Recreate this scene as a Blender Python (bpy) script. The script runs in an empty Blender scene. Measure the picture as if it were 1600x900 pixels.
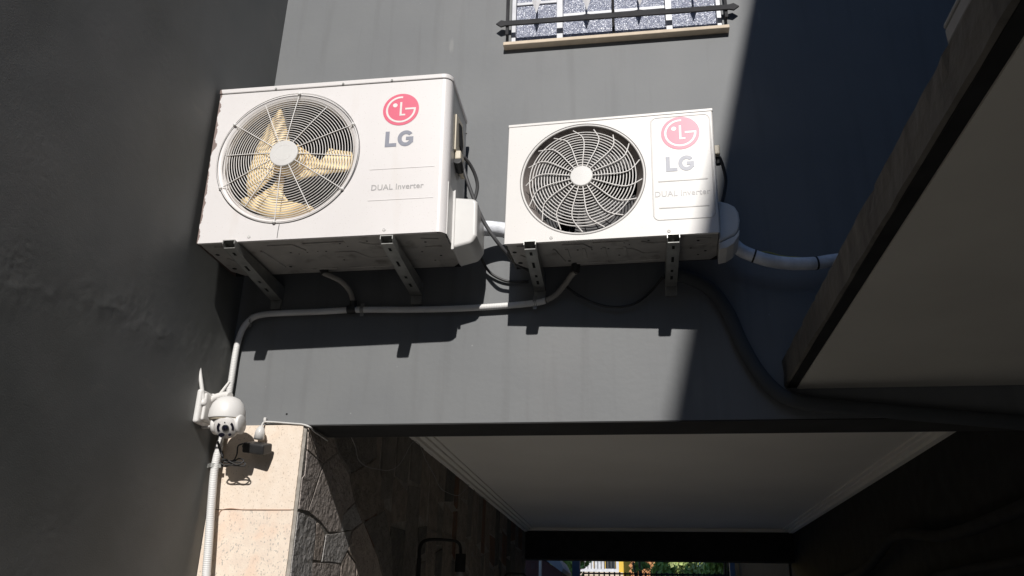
import bpy, bmesh, math, random
from mathutils import Vector, Matrix, Euler
random.seed(7)
PI = math.pi
rad = math.radians
sc = bpy.context.scene

# ------------------------------------------------------------------ camera
F = 1279.41                                   # focal length in pixels of a 1600 px wide frame
cd = bpy.data.cameras.new('camera'); cam = bpy.data.objects.new('camera', cd); sc.collection.objects.link(cam)
cam.location = (1.4623, -2.8039, -1.4196)
cam.rotation_euler = (1.9607, -.0216, .1456)
cd.sensor_width = 36; cd.lens = F / 1600 * 36; cd.clip_start = .05; cd.clip_end = 500
sc.camera = cam
CR = Euler(cam.rotation_euler).to_matrix(); CP = Vector(cam.location)

# ------------------------------------------------------------------ light
SUN = Vector((-.095, 1.0, -.6534)).normalized()          # direction the light travels
w = bpy.data.worlds.new('World'); sc.world = w; w.use_nodes = True
nt = w.node_tree; nt.nodes.clear()
sky = nt.nodes.new('ShaderNodeTexSky'); sky.sky_type = 'NISHITA'; sky.sun_disc = False
sky.sun_elevation = math.asin(-SUN.z); sky.sun_rotation = math.atan2(-SUN.x, -SUN.y)
sky.altitude = 800; sky.dust_density = .1; sky.ozone_density = 5
bg = nt.nodes.new('ShaderNodeBackground'); bg.inputs[1].default_value = .10
wo = nt.nodes.new('ShaderNodeOutputWorld')
nt.links.new(sky.outputs[0], bg.inputs[0]); nt.links.new(bg.outputs[0], wo.inputs[0])
sd = bpy.data.lights.new('sun', 'SUN'); sd.energy = 4.3; sd.angle = rad(.53); sd.color = (1, .965, .925)
so = bpy.data.objects.new('sun', sd); sc.collection.objects.link(so)
so.rotation_euler = SUN.to_track_quat('-Z', 'Y').to_euler(); so.location = (2, -8, 8)
sc.view_settings.view_transform = 'Standard'; sc.view_settings.look = 'None'
sc.view_settings.exposure = 0; sc.view_settings.gamma = 1
sc.cycles.max_bounces = 6; sc.cycles.diffuse_bounces = 4

# ------------------------------------------------------------------ materials
def mat(name, c1, c2=None, rough=.6, scale=8, bump=0, bscale=60, metal=0, spec=.5, detail=5, contrast=(.35, .65), extra=None, sharp=.1):
    m = bpy.data.materials.new(name); m.use_nodes = True
    n = m.node_tree; b = n.nodes['Principled BSDF']
    b.inputs['Roughness'].default_value = rough; b.inputs['Metallic'].default_value = metal
    b.inputs['Specular IOR Level'].default_value = spec
    tc = n.nodes.new('ShaderNodeTexCoord')
    if c2 is None: c2 = tuple(x * .88 for x in c1)
    no = n.nodes.new('ShaderNodeTexNoise'); no.inputs['Scale'].default_value = scale; no.inputs['Detail'].default_value = detail
    n.links.new(tc.outputs['Object'], no.inputs['Vector'])
    cr = n.nodes.new('ShaderNodeValToRGB')
    cr.color_ramp.elements[0].position = contrast[0]; cr.color_ramp.elements[1].position = contrast[1]
    cr.color_ramp.elements[0].color = (*c1, 1); cr.color_ramp.elements[1].color = (*c2, 1)
    n.links.new(no.outputs['Fac'], cr.inputs[0])
    out = cr.outputs[0]
    if extra: out = extra(n, tc, out)
    n.links.new(out, b.inputs['Base Color'])
    if bump:
        n2 = n.nodes.new('ShaderNodeTexNoise'); n2.inputs['Scale'].default_value = bscale; n2.inputs['Detail'].default_value = 8
        n.links.new(tc.outputs['Object'], n2.inputs['Vector'])
        bp = n.nodes.new('ShaderNodeBump'); bp.inputs['Strength'].default_value = 1; bp.inputs['Distance'].default_value = bump
        n.links.new(n2.outputs['Fac'], bp.inputs['Height']); n.links.new(bp.outputs[0], b.inputs['Normal'])
    return m

def over(n, tc, col, tint, kind, scale, lo, hi, amount=1., stretch=(1, 1, 1), coord='Object'):
    """mix a stain colour over a base where a texture passes a threshold"""
    mp = n.nodes.new('ShaderNodeMapping'); mp.inputs['Scale'].default_value = stretch
    n.links.new(tc.outputs[coord], mp.inputs[0])
    if kind == 'voronoi':
        t = n.nodes.new('ShaderNodeTexVoronoi'); t.inputs['Scale'].default_value = scale; o = t.outputs['Distance']
    else:
        t = n.nodes.new('ShaderNodeTexNoise'); t.inputs['Scale'].default_value = scale; t.inputs['Detail'].default_value = 6; o = t.outputs['Fac']
    n.links.new(mp.outputs[0], t.inputs['Vector'])
    mr = n.nodes.new('ShaderNodeMapRange'); mr.inputs[1].default_value = lo; mr.inputs[2].default_value = hi
    mr.inputs[3].default_value = 0; mr.inputs[4].default_value = amount; n.links.new(o, mr.inputs[0])
    mx = n.nodes.new('ShaderNodeMixRGB'); mx.inputs[2].default_value = (*tint, 1)
    n.links.new(mr.outputs[0], mx.inputs[0]); n.links.new(col, mx.inputs[1])
    return mx.outputs[0]

def edge_wear(n, tc, col, limit, tint):
    """flaked paint along x < limit with a ragged border"""
    sx = n.nodes.new('ShaderNodeSeparateXYZ'); n.links.new(tc.outputs['Object'], sx.inputs[0])
    t = n.nodes.new('ShaderNodeTexNoise'); t.inputs['Scale'].default_value = 22; t.inputs['Detail'].default_value = 6
    n.links.new(tc.outputs['Object'], t.inputs['Vector'])
    a = n.nodes.new('ShaderNodeMath'); a.operation = 'MULTIPLY_ADD'; a.inputs[1].default_value = .05; a.inputs[2].default_value = limit - .025
    n.links.new(t.outputs['Fac'], a.inputs[0])
    l = n.nodes.new('ShaderNodeMath'); l.operation = 'LESS_THAN'; n.links.new(sx.outputs[0], l.inputs[0]); n.links.new(a.outputs[0], l.inputs[1])
    mx = n.nodes.new('ShaderNodeMixRGB'); mx.inputs[2].default_value = (*tint, 1)
    n.links.new(l.outputs[0], mx.inputs[0]); n.links.new(col, mx.inputs[1])
    return mx.outputs[0]

def wall_extra(n, tc, c):
    c = over(n, tc, c, (.26, .26, .25), 'noise', 9, .70, .74, .5, (1.2, 1, .25))
    c = over(n, tc, c, (.2, .2, .2), 'noise', 2.2, .5, .75, .5, (1, 1, .4))
    c = over(n, tc, c, (.35, .35, .34), 'voronoi', 9, .035, .0, .7)
    c = over(n, tc, c, (.23, .23, .225), 'noise', 3.5, .66, .80, .3, (2.2, 3, 1.6))
    c = over(n, tc, c, (.10, .10, .10), 'noise', 2.5, .52, .78, .35, (7, 1, .5))
    return over(n, tc, c, (.05, .05, .05), 'voronoi', 4.3, .012, .0, .8)
M = {}
M['wall'] = mat('grey_wall_paint', (.162, .168, .172), (.178, .184, .186), .55, 3, .0006, 45, spec=.28, extra=wall_extra)
M['side'] = mat('charcoal_wall_paint', (.152, .156, .152), (.182, .182, .174), .6, 2.4, .0005, 230, spec=.25,
                extra=lambda n, t, c: over(n, t, over(n, t, c, (.09, .095, .085), 'noise', 1.3, .45, .7, .7), (.25, .24, .21), 'noise', 5, .66, .8, .3, (1, 1, 3)))
M['white'] = mat('white_enamel', (.75, .72, .705), (.70, .67, .655), .38, 3, .0001, 90,
                 extra=lambda n, t, c: over(n, t, over(n, t, c, (.42, .36, .3), 'voronoi', 110, .13, .05, .5), (.55, .5, .43), 'noise', 3, .6, .8, .5, (3, 3, .5)))
M['white_worn'] = mat('white_enamel_worn', (.75, .72, .705), (.71, .68, .665), .42, 3, .0001, 90,
                 extra=lambda n, t, c: edge_wear(n, t, over(n, t, over(n, t, c, (.40, .33, .28), 'voronoi', 105, .14, .05, .55), (.6, .52, .44), 'noise', 4, .6, .85, .4, (3, 3, .5)), .0075, (.24, .18, .16)))
M['white_gloss'] = mat('white_enamel_glossy', (.76, .73, .70), (.71, .69, .66), .42, 3, .0002, 220, spec=.5,
                 extra=lambda n, t, c: over(n, t, c, (.45, .38, .32), 'voronoi', 60, .10, .05, .5))
M['plastic'] = mat('white_plastic', (.68, .665, .64), None, .4, 5)
M['cream'] = mat('cream_plastic', (.70, .62, .48), None, .45, 5)
M['pan'] = mat('galvanised_pan', (.38, .36, .34), (.48, .46, .43), .5, 9, .0002, 60, metal=.35,
               extra=lambda n, t, c: over(n, t, c, (.10, .085, .07), 'noise', 14, .56, .75, .7))
M['sidepanel'] = mat('grey_side_panel', (.34, .34, .34), (.42, .42, .42), .4, 6, metal=.3)
M['steel'] = mat('galvanised_steel', (.26, .26, .25), (.36, .36, .34), .45, 20, .0002, 80, metal=.6)
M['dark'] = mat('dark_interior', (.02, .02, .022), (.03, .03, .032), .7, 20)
M['hole'] = mat('hole_black', (.006, .006, .006), None, .9, 20)
M['camwhite'] = mat('camera_white', (.82, .80, .77), None, .45, 5)
M['wire'] = mat('grille_wire', (.80, .78, .75), (.74, .71, .68), .4, 20)
M['fan'] = mat('yellowed_fan', (.86, .68, .39), (.82, .62, .33), .5, 5,
               extra=lambda n, t, c: over(n, t, c, (.50, .36, .2), 'noise', 5, .55, .85, .35))
M['fan_dark'] = mat('dusty_dark_fan', (.035, .035, .038), (.055, .052, .052), .6, 14)
M['shroud'] = mat('shroud', (.36, .32, .30), (.26, .23, .21), .5, 14)
M['fins'] = mat('condenser_fins', (.03, .03, .035), (.05, .05, .05), .5, 60, metal=.4)
M['red'] = mat('logo_red', (.72, .085, .165), (.70, .09, .17), .4, 30)
M['logo_white'] = mat('logo_white', (.80, .77, .74), None, .4, 30)
M['letter'] = mat('letter_grey', (.20, .21, .26), (.23, .24, .29), .4, 40)
M['letter_faint'] = mat('letter_faint', (.33, .32, .33), (.42, .40, .38), .4, 40)
M['conduit'] = mat('conduit_pvc', (.80, .79, .77), (.70, .69, .67), .45, 6)
M['hose'] = mat('grey_hose', (.36, .34, .31), (.30, .28, .25), .5, 12)
M['rubber'] = mat('black_rubber', (.018, .018, .018), (.03, .03, .03), .5, 20)
M['cable'] = mat('grey_cable', (.075, .075, .078), None, .5, 20)
M['insul'] = mat('foil_tape', (.85, .87, .92), (.62, .64, .68), .45, 22, .002, 50)
M['yg'] = mat('yellow_green_wire', (.45, .42, .08), None, .5, 20)
M['granite'] = mat('beige_granite', (.80, .69, .575), (.76, .64, .52), .55, 30, .0006, 160,
               extra=lambda n, t, c: over(n, t, over(n, t, c, (.40, .32, .24), 'noise', 190, .60, .67, .6, (1, 1, .7)), (.80, .60, .44), 'noise', 5, .56, .66, .35))
M['granite2'] = mat('beige_granite_grey_flecks', (.80, .69, .57), (.74, .62, .51), .55, 30, .0006, 160,
               extra=lambda n, t, c: over(n, t, over(n, t, c, (.33, .31, .28), 'noise', 170, .58, .66, .75, (1, 1, .7)), (.80, .57, .42), 'noise', 6, .52, .60, .45))
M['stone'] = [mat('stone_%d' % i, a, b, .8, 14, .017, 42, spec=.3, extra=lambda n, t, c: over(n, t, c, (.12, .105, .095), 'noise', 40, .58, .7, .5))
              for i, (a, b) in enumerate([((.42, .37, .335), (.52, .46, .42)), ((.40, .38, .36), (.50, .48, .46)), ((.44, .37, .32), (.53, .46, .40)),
                                          ((.20, .10, .06), (.13, .09, .07)), ((.08, .08, .075), (.14, .13, .115)), ((.20, .17, .145), (.29, .25, .21)), ((.16, .145, .13), (.22, .20, .18))])]  # sun and shade in the colour: paler set near, darker set in the passage
M['mortar'] = mat('mortar', (.38, .35, .31), (.26, .24, .21), .9, 30, .003, 90)
M['ceiling'] = mat('ceiling_paint', (.82, .79, .74), (.77, .74, .69), .8, 1.2, .001, 14)
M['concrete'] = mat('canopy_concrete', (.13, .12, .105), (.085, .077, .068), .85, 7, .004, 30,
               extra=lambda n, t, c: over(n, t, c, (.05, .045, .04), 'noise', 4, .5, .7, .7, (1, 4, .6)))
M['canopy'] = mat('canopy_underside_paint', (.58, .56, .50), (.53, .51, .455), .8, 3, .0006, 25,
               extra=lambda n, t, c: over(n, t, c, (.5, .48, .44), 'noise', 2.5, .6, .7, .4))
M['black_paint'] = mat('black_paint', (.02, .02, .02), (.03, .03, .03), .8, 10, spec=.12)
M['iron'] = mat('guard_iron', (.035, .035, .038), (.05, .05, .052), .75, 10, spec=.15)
M['soffit'] = mat('dark_soffit', (.045, .045, .045), (.035, .035, .035), .8, 10, spec=.2)  # underside of the beam, darker than the wall colour
M['sill'] = mat('sill_stone', (.70, .58, .44), (.60, .50, .38), .7, 20, .001, 60)
M['frame'] = mat('window_frame', (.62, .63, .66), (.50, .51, .54), .4, 12)
M['spear'] = mat('pale_spear', (.74, .73, .74), None, .3, 12, metal=.1)
M['floor'] = mat('passage_tiles', (.62, .60, .56), (.55, .53, .49), .7, 1.5)
M['ground'] = mat('courtyard_paving', (.19, .185, .18), (.15, .147, .143), .8, 1.5, .001, 30)
M['render'] = mat('neighbour_render', (.13, .13, .13), (.11, .11, .11), .8, 1.5)
M['yellow'] = mat('yellow_wall', (.75, .50, .07), (.68, .44, .06), .8, 2)
M['brickorange'] = mat('orange_block', (.60, .28, .11), (.45, .2, .08), .8, 8)
M['leaf'] = mat('leaf_green', (.26, .44, .09), (.42, .55, .15), .6, 8)
M['leaf2'] = mat('leaf_pale', (.55, .62, .28), (.38, .48, .16), .6, 8)
M['bark'] = mat('bark', (.16, .12, .08), None, .9, 20)
M['bluepost'] = mat('blue_grey_paint', (.07, .10, .16), None, .5, 8)
M['maroon'] = mat('maroon_banner', (.06, .018, .02), (.04, .012, .014), .7, 8)
M['roofblue'] = mat('blue_grey_metal', (.17, .21, .27), None, .5, 8)
M['darkglass'] = mat('dark_window_glass', (.03, .035, .04), None, .15, 8)
def lens_mat():
    m = bpy.data.materials.new('lens_glass'); m.use_nodes = True; b = m.node_tree.nodes['Principled BSDF']
    b.inputs['Base Color'].default_value = (.01, .01, .02, 1); b.inputs['Roughness'].default_value = .05; return m
M['lens'] = lens_mat()
def painted_glitter():
    m = bpy.data.materials.new('textured_glass'); m.use_nodes = True; n = m.node_tree; b = n.nodes['Principled BSDF']
    b.inputs['Roughness'].default_value = .2; b.inputs['Metallic'].default_value = .1
    tc = n.nodes.new('ShaderNodeTexCoord'); v = n.nodes.new('ShaderNodeTexVoronoi'); v.inputs['Scale'].default_value = 210
    n.links.new(tc.outputs['Object'], v.inputs['Vector'])
    cr = n.nodes.new('ShaderNodeValToRGB'); e = cr.color_ramp.elements
    e[0].position = .0; e[0].color = (.17, .185, .25, 1); e[1].position = 1; e[1].color = (.72, .74, .80, 1); e.new(.72).color = (.27, .29, .37, 1)  # palest cells paint the sun's sparkle into the glass colour
    sp = n.nodes.new('ShaderNodeSeparateColor'); n.links.new(v.outputs['Color'], sp.inputs[0])
    n.links.new(sp.outputs[0], cr.inputs[0]); n.links.new(cr.outputs[0], b.inputs['Base Color'])
    n2 = n.nodes.new('ShaderNodeTexNoise'); n2.inputs['Scale'].default_value = 230; n.links.new(tc.outputs['Object'], n2.inputs['Vector'])
    bp = n.nodes.new('ShaderNodeBump'); bp.inputs['Strength'].default_value = 1; bp.inputs['Distance'].default_value = .004
    n.links.new(n2.outputs['Fac'], bp.inputs['Height']); n.links.new(bp.outputs[0], b.inputs['Normal'])
    return m
M['glass'] = painted_glitter()

# ------------------------------------------------------------------ helpers
def ray(px, py): return CR @ Vector(((px - 800) / F, -(py - 450) / F, -1))
def at(px, py, ax, val):
    """the point of the real plane axis=val that the photo shows at this pixel"""
    d = ray(px, py); i = 'xyz'.index(ax); t = (val - CP[i]) / d[i]; return CP + d * t
def local(T, px, py, ax, val):
    """same in the frame T of a tilted thing"""
    o = T.inverted() @ CP; d = T.to_3x3().inverted() @ ray(px, py); i = 'xyz'.index(ax)
    return o + d * ((val - o[i]) / d[i])

def link(name, me, m=None, parent=None):
    o = bpy.data.objects.new(name, me); sc.collection.objects.link(o)
    if m and me: me.materials.append(m)
    if parent: o.parent = parent
    return o
def tag(o, label=None, cat=None, group=None, kind=None):
    for k, v in (('label', label), ('category', cat), ('group', group), ('kind', kind)):
        if v: o[k] = v
    return o
def empty(name, loc=(0, 0, 0), rot=(0, 0, 0)):
    o = bpy.data.objects.new(name, None); sc.collection.objects.link(o); o.location = loc; o.rotation_euler = rot; o.empty_display_size = .1
    return o

class MB:
    def __init__(s): s.v = []; s.f = []; s.sm = []
    def add(s, vs, fs, smooth=False):
        k = len(s.v); s.v += [tuple(v) for v in vs]; s.f += [tuple(i + k for i in f) for f in fs]; s.sm += [smooth] * len(fs); return s
    def box(s, a, b, T=None):
        x0, y0, z0 = a; x1, y1, z1 = b
        vs = [Vector(p) for p in ((x0, y0, z0), (x1, y0, z0), (x1, y1, z0), (x0, y1, z0), (x0, y0, z1), (x1, y0, z1), (x1, y1, z1), (x0, y1, z1))]
        if T: vs = [T @ v for v in vs]
        return s.add(vs, [(0, 3, 2, 1), (4, 5, 6, 7), (0, 1, 5, 4), (1, 2, 6, 5), (2, 3, 7, 6), (3, 0, 4, 7)])
    def prism(s, poly, off, inset=0, n=None):
        """poly: 3D points in a plane; off: vector of the extrusion; inset shrinks the far face (a chamfer)"""
        off = Vector(off); c = sum((Vector(p) for p in poly), Vector()) / len(poly); k = len(poly)
        A = [Vector(p) for p in poly]; B = []
        for p in A:
            d = (c - p); L = d.length; B.append(p + off + d * min(.4, inset / max(L, 1e-6)))
        if inset:
            mid = [p + off * .6 for p in A]; vs = A + mid + B
            fs = [tuple(range(k))[::-1], tuple(range(2 * k, 3 * k))]
            for j in (0, k): fs += [(j + i, j + (i + 1) % k, j + k + (i + 1) % k, j + k + i) for i in range(k)]
        else:
            vs = A + B; fs = [tuple(range(k))[::-1], tuple(range(k, 2 * k))] + [(i, (i + 1) % k, k + (i + 1) % k, k + i) for i in range(k)]
        return s.add(vs, fs)
    def tube(s, pts, r, seg=10, rf=None, closed=False, caps=True):
        P = [Vector(p) for p in pts]; n = len(P); vs = []; fs = []; N = None
        for i, p in enumerate(P):
            t = (P[(i + 1) % n] - P[i - 1]) if closed else (P[min(i + 1, n - 1)] - P[max(i - 1, 0)])
            t.normalize()
            if N is None: N = t.orthogonal().normalized()
            N = (N - t * N.dot(t)).normalized(); Bn = t.cross(N)
            rr = r if rf is None else rf(i)
            for j in range(seg):
                a = 2 * PI * j / seg; vs.append(p + (N * math.cos(a) + Bn * math.sin(a)) * rr)
        for i in range(n if closed else n - 1):
            a = i * seg; b = ((i + 1) % n) * seg
            for j in range(seg): fs.append((a + j, a + (j + 1) % seg, b + (j + 1) % seg, b + j))
        s.add(vs, fs, True)
        if caps and not closed: s.add(vs[:seg], [tuple(range(seg))[::-1]]); s.add(vs[-seg:], [tuple(range(seg))])
        return s
    def lathe(s, prof, c, ax=(0, 1, 0), seg=64, a0=0, a1=2 * PI, smooth=True, capend=False):
        """prof: (radius, along axis) pairs"""
        ax = Vector(ax).normalized(); X = Vector((1, 0, 0)) if abs(ax.x) < .8 else Vector((0, 0, 1))
        X = (X - ax * X.dot(ax)).normalized(); Yv = ax.cross(X); c = Vector(c); full = abs(a1 - a0 - 2 * PI) < 1e-6; n = seg if full else seg + 1
        vs = [c + (X * math.cos(a0 + (a1 - a0) * j / seg) + Yv * math.sin(a0 + (a1 - a0) * j / seg)) * r + ax * h for r, h in prof for j in range(n)]
        fs = []
        for i in range(len(prof) - 1):
            for j in range(seg): fs.append((i * n + j, i * n + (j + 1) % n, (i + 1) * n + (j + 1) % n, (i + 1) * n + j))
        s.add(vs, fs, smooth)
        return s
    def cyl(s, a, b, r, seg=16):
        a = Vector(a); b = Vector(b); d = b - a; L = d.length
        return s.lathe([(.0001, 0), (r, 0), (r, L), (.0001, L)], a, d, seg, smooth=False)
    def build(s, name, m, parent=None, bevel=0, bseg=2):
        me = bpy.data.meshes.new(name); me.from_pydata(s.v, [], s.f)
        me.polygons.foreach_set('use_smooth', s.sm); me.update()
        bm = bmesh.new(); bm.from_mesh(me); bmesh.ops.recalc_face_normals(bm, faces=bm.faces); bm.to_mesh(me); bm.free()
        o = link(name, me, m, parent)
        if bevel:
            b = o.modifiers.new('bevel', 'BEVEL'); b.width = bevel; b.segments = bseg; b.limit_method = 'ANGLE'; b.angle_limit = rad(40)
        return o

def smooth_path(pts, step=.01):
    """Catmull-Rom through the points, resampled evenly"""
    P = [Vector(p) for p in pts]; Q = [P[0] * 2 - P[1]] + P + [P[-1] * 2 - P[-2]]; out = []
    for i in range(1, len(Q) - 2):
        a, b, c, d = Q[i - 1:i + 3]; k = max(2, int((c - b).length / step * 2))
        for j in range(k):
            t = j / k; out.append(.5 * ((2 * b) + (c - a) * t + (2 * a - 5 * b + 4 * c - d) * t * t + (3 * b - a - 3 * c + d) * t ** 3))
    out.append(P[-1]); res = [out[0]]; acc = 0
    for p, q in zip(out, out[1:]):
        L = (q - p).length
        while acc + L >= step:
            t = (step - acc) / L; p = p.lerp(q, t); res.append(p); L = (q - p).length; acc = 0
        acc += L
    return res
def cable(pts, r, step=.012, seg=8): return MB().tube(smooth_path(pts, step), r, seg)
def corrugated(pts, r, pitch=.0062, seg=14):
    P = smooth_path(pts, pitch / 4); return MB().tube(P, r, seg, rf=lambda i: r * (1.0, .97, .86, .97)[i % 4])
def arc_strip(mb, c, r0, r1, a0, a1, y, h, n=40):
    """flat ring segment in the x-z plane, h thick towards -y"""
    pts = [(c[0] + r1 * math.cos(a0 + (a1 - a0) * i / n), y, c[1] + r1 * math.sin(a0 + (a1 - a0) * i / n)) for i in range(n + 1)]
    pin = [(c[0] + r0 * math.cos(a0 + (a1 - a0) * i / n), y, c[1] + r0 * math.sin(a0 + (a1 - a0) * i / n)) for i in range(n + 1)]
    for i in range(n): mb.prism([pin[i], pts[i], pts[i + 1], pin[i + 1]], (0, -h, 0))
    return mb

# ------------------------------------------------------------------ setting: ground
ZG = -2.92
XC, XS, XR = -.0523, .2735, 2.9879          # side wall, stone wall, right wall of the passage
ZB, YB, ZC, YF = -.7636, .2042, -.4732, 6.0705  # beam underside, beam depth, ceiling, far beam
g = MB().add([(-40, -40, ZG), (60, -40, ZG), (60, 90, ZG), (-40, 90, ZG)], [(0, 1, 2, 3)]).build('ground', M['ground']); tag(g, 'courtyard floor below the walls', None, None, 'structure')
g = MB().add([(.2, .0, ZG + .004), (3.1, .0, ZG + .004), (3.1, 9, ZG + .004), (.2, 9, ZG + .004)], [(0, 1, 2, 3)]).build('path', M['floor']); tag(g, 'pale tiled floor of the passage', None, None, 'structure')

# the house above the passage: front wall, rear rooms, passage walls, ceilings
house = empty('painted_house', (1.5, 0, ZG)); tag(house, 'grey painted house wall with a window, the air conditioners and the covered passage below', 'building')
HP = Vector((1.5, 0, ZG))
def hb(name, m, *boxes, bevel=0):
    b = MB()
    for a, c in boxes: b.box(Vector(a) - HP, Vector(c) - HP)
    return b.build(name, m, house, bevel)
WX0, WX1, WZ0 = .996, 1.879, .865; WZ1 = 2.0
hb('front_wall', M['wall'], ((XC - .2, 0, ZB), (WX0, .2, 4.2)), ((WX1, 0, ZB), (9, .2, 4.2)), ((WX0, 0, ZB), (WX1, .2, WZ0)), ((WX0, 0, WZ1), (WX1, .2, 4.2)), ((XR, .0, ZG), (9, .2, ZB)))
hb('beam_soffit', M['soffit'], ((XS - .05, .002, ZB - .004), (XR, YB - .002, ZB - .0005)))
hb('room_walls', M['render'], ((XC - .2, .21, ZC + .25), (9, 6.3, 4.2)))
hb('ceiling', M['ceiling'], ((XS - .1, YB, ZC), (XR + .1, YF, ZC + .2)))
cor = MB()
for (x0, x1, s) in ((XS, XS + .10, 1), (XR - .10, XR, -1)):      # stepped plaster cornice
    for k, (wd, hh) in enumerate(((.10, .012), (.07, .026), (.04, .045))):
        a = (XS if s > 0 else XR - wd); cor.box(Vector((a, YB + .002, ZC - hh + .0005 * k)) - HP, Vector((a + wd, YF - .06 - .002 * k, ZC - (0 if k == 0 else (.012, .026)[k - 1]))) - HP)
cor.box(Vector((XS, YF - .06, ZC - .03)) - HP, Vector((XR, YF - .001, ZC - .001)) - HP)
cor.build('cornice', M['ceiling'], house)
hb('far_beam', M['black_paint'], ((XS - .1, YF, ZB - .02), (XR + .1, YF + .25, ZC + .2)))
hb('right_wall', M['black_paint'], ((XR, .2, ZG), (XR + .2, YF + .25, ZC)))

# left side wall with lumps, pits and a plaster ridge
def side_wall():
    y0, y1, z0, z1 = -1.7, 0.0, -1.5, .55; ny, nz = 300, 360
    from mathutils import noise
    ridge = [at(x, y, 'x', XC) for x, y in ((-30, 440), (60, 458), (130, 470), (200, 492), (250, 520), (330, 545), (370, 556))]
    pitc = [(at(x, y, 'x', XC), r) for x, y, r in ((20, 410, .10), (140, 452, .05), (190, 478, .06), (35, 400, .07), (160, 40, .09), (230, 60, .05), (60, 250, .12), (260, 110, .06), (220, 500, .07))]
    vs = []
    for i in range(nz + 1):
        z = z0 + (z1 - z0) * i / nz
        for j in range(ny + 1):
            y = y0 + (y1 - y0) * j / ny; p = Vector((0, y, z))
            d = .0016 * noise.noise(p * 2.6) + .0007 * noise.noise(p * 7 + Vector((3, 0, 0))) + .00014 * noise.noise(p * 26) + .00007 * noise.noise(p * 60); rough = max(0, noise.noise(p * 3.1 + Vector((9, 2, 4))) - .05); d += .0006 * rough * noise.noise(p * 70)
            best = 9
            for a, b in zip(ridge, ridge[1:]):
                ab = Vector((b.y - a.y, b.z - a.z)); ap = Vector((y - a.y, z - a.z)); t = max(0, min(1, ap.dot(ab) / ab.length_squared)); q = ap - ab * t
                if q.length < abs(best): best = q.length if q.y > 0 else -q.length
            if abs(best) < .12: best += .035 * noise.noise(p * 11 + Vector((1, 7, 3))) + .008 * noise.noise(p * 40); k_ = max(0, .55 + 1.3 * noise.noise(p * 7)); d += .0016 * math.exp(-(best / .05) ** 2) * k_ + .0006 * math.exp(-(best / .006) ** 2) * k_ + .0007 * math.exp(-(best / .05) ** 2) * noise.noise(p * 32)
            for c, r in pitc:
                q = math.hypot(y - c.y, z - c.z)
                if q < r * 1.6: d += .0014 * math.exp(-(q / r) ** 2) * .6 * min(0, noise.noise(p * 80) + .05)
            fade = min(1, (y1 - y) / .05, (y - y0) / .05, (z - z0) / .05, (z1 - z) / .05)
            vs.append((XC + d * max(0, fade), y, z))
    n = ny + 1
    fs = [(i * n + j, i * n + j + 1, (i + 1) * n + j + 1, (i + 1) * n + j) for i in range(nz) for j in range(ny)]
    b = MB().add(vs, fs, True)
    for (a, c, e, f) in ((-9, y0, ZG, 5), (y0, y1, ZG, z0), (y0, y1, z1, 5)): b.add([(XC, a, e), (XC, c, e), (XC, c, f), (XC, a, f)], [(0, 1, 2, 3)])
    b.add([(XC - .5, -9, ZG), (XC, -9, ZG), (XC, -9, 5), (XC - .5, -9, 5), (XC - .5, 0, ZG), (XC - .5, 0, 5), (XC, 0, 5), (XC, 0, ZG)], [(0, 1, 2, 3), (0, 3, 5, 4), (3, 2, 6, 5), (4, 5, 6, 7)])
    me = bpy.data.meshes.new('side_wall'); me.from_pydata(b.v, [], b.f); me.polygons.foreach_set('use_smooth', b.sm); me.update()
    o = link('side_wall', me, M['side']); tag(o, 'dark charcoal rendered wall with lumpy plaster beside the larger air conditioner', 'wall')
side_wall()

# neighbours: keep the courtyard a courtyard (all outside the frame)
nb = MB().box((2.9, -14, 4.5), (9, -4.3, 7.2))
for (xa, ya), (xb, yb_) in (((2.574, -4.3), (2.071, -12.6)),):
    nb.add([(xa, ya, 4.5), (xb, yb_, 4.5), (2.895, yb_, 4.5), (2.895, ya, 4.5), (xa, ya, 4.51), (xb, yb_, 4.51), (2.895, yb_, 4.51), (2.895, ya, 4.51)], [(0, 3, 2, 1), (4, 5, 6, 7), (0, 1, 5, 4), (1, 2, 6, 5), (2, 3, 7, 6), (3, 0, 4, 7)])
nb.box((6.2, -14, ZG), (9, -.3, 4.5)); nb.build('neighbour_building', M['render']); tag(bpy.data.objects['neighbour_building'], 'rendered neighbour house with an overhanging upper floor that shades the wall', 'building')
tag(MB().box((-9, -17, ZG), (14, -15, 3.4)).build('courtyard_wall', M['render']), 'tall rendered wall closing the courtyard opposite the air conditioners', 'wall')

from mathutils import noise
# ------------------------------------------------------------------ granite pier
pier = empty('granite_pier', (.11, 0, ZG)); tag(pier, 'beige speckled granite pier below the grey wall beside the stone wall', 'pillar')
PP = Vector((.11, 0, ZG))
MB().box(Vector((XC + .001, .022, ZG)) - PP, Vector((XS - .004, .2, ZB)) - PP).build('core', M['mortar'], pier)
def slab(name, z0, z1, m, lab):
    b = MB(); n = 60; x0, x1 = XC + .002, XS - .002
    pts = [(x0, 0, z1), (x0, 0, z0)]
    rag = [(x1 + .0018 * noise.noise(Vector((i * .35, z0, 0))), 0, z0 + (z1 - z0) * i / n) for i in range(n + 1)]
    poly = [Vector((p[0], -.004, p[2])) - PP for p in pts + rag]
    b.prism(poly, (0, .025, 0)); o = b.build(name, m, pier); o['label'] = lab
slab('granite_slab', -1.064, ZB - .001, M['granite'], 'upper slab with fine flecks'); slab('granite_slab', ZG, -1.067, M['granite2'], 'lower slab with grey flecks')
jb = [Vector((XC + .05, -.0052, -1.085)), Vector((XC + .055, -.0052, -1.068)), Vector((XC + .09, -.0052, -1.062)), Vector((XC + .15, -.0052, -1.066)), Vector((XS - .01, -.0052, -1.0655))]
MB().tube([p - PP for p in smooth_path(jb, .01)], .0016, 6).build('joint_filler', mat('joint_brown', (.40, .24, .16), None, .8), pier)

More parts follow.
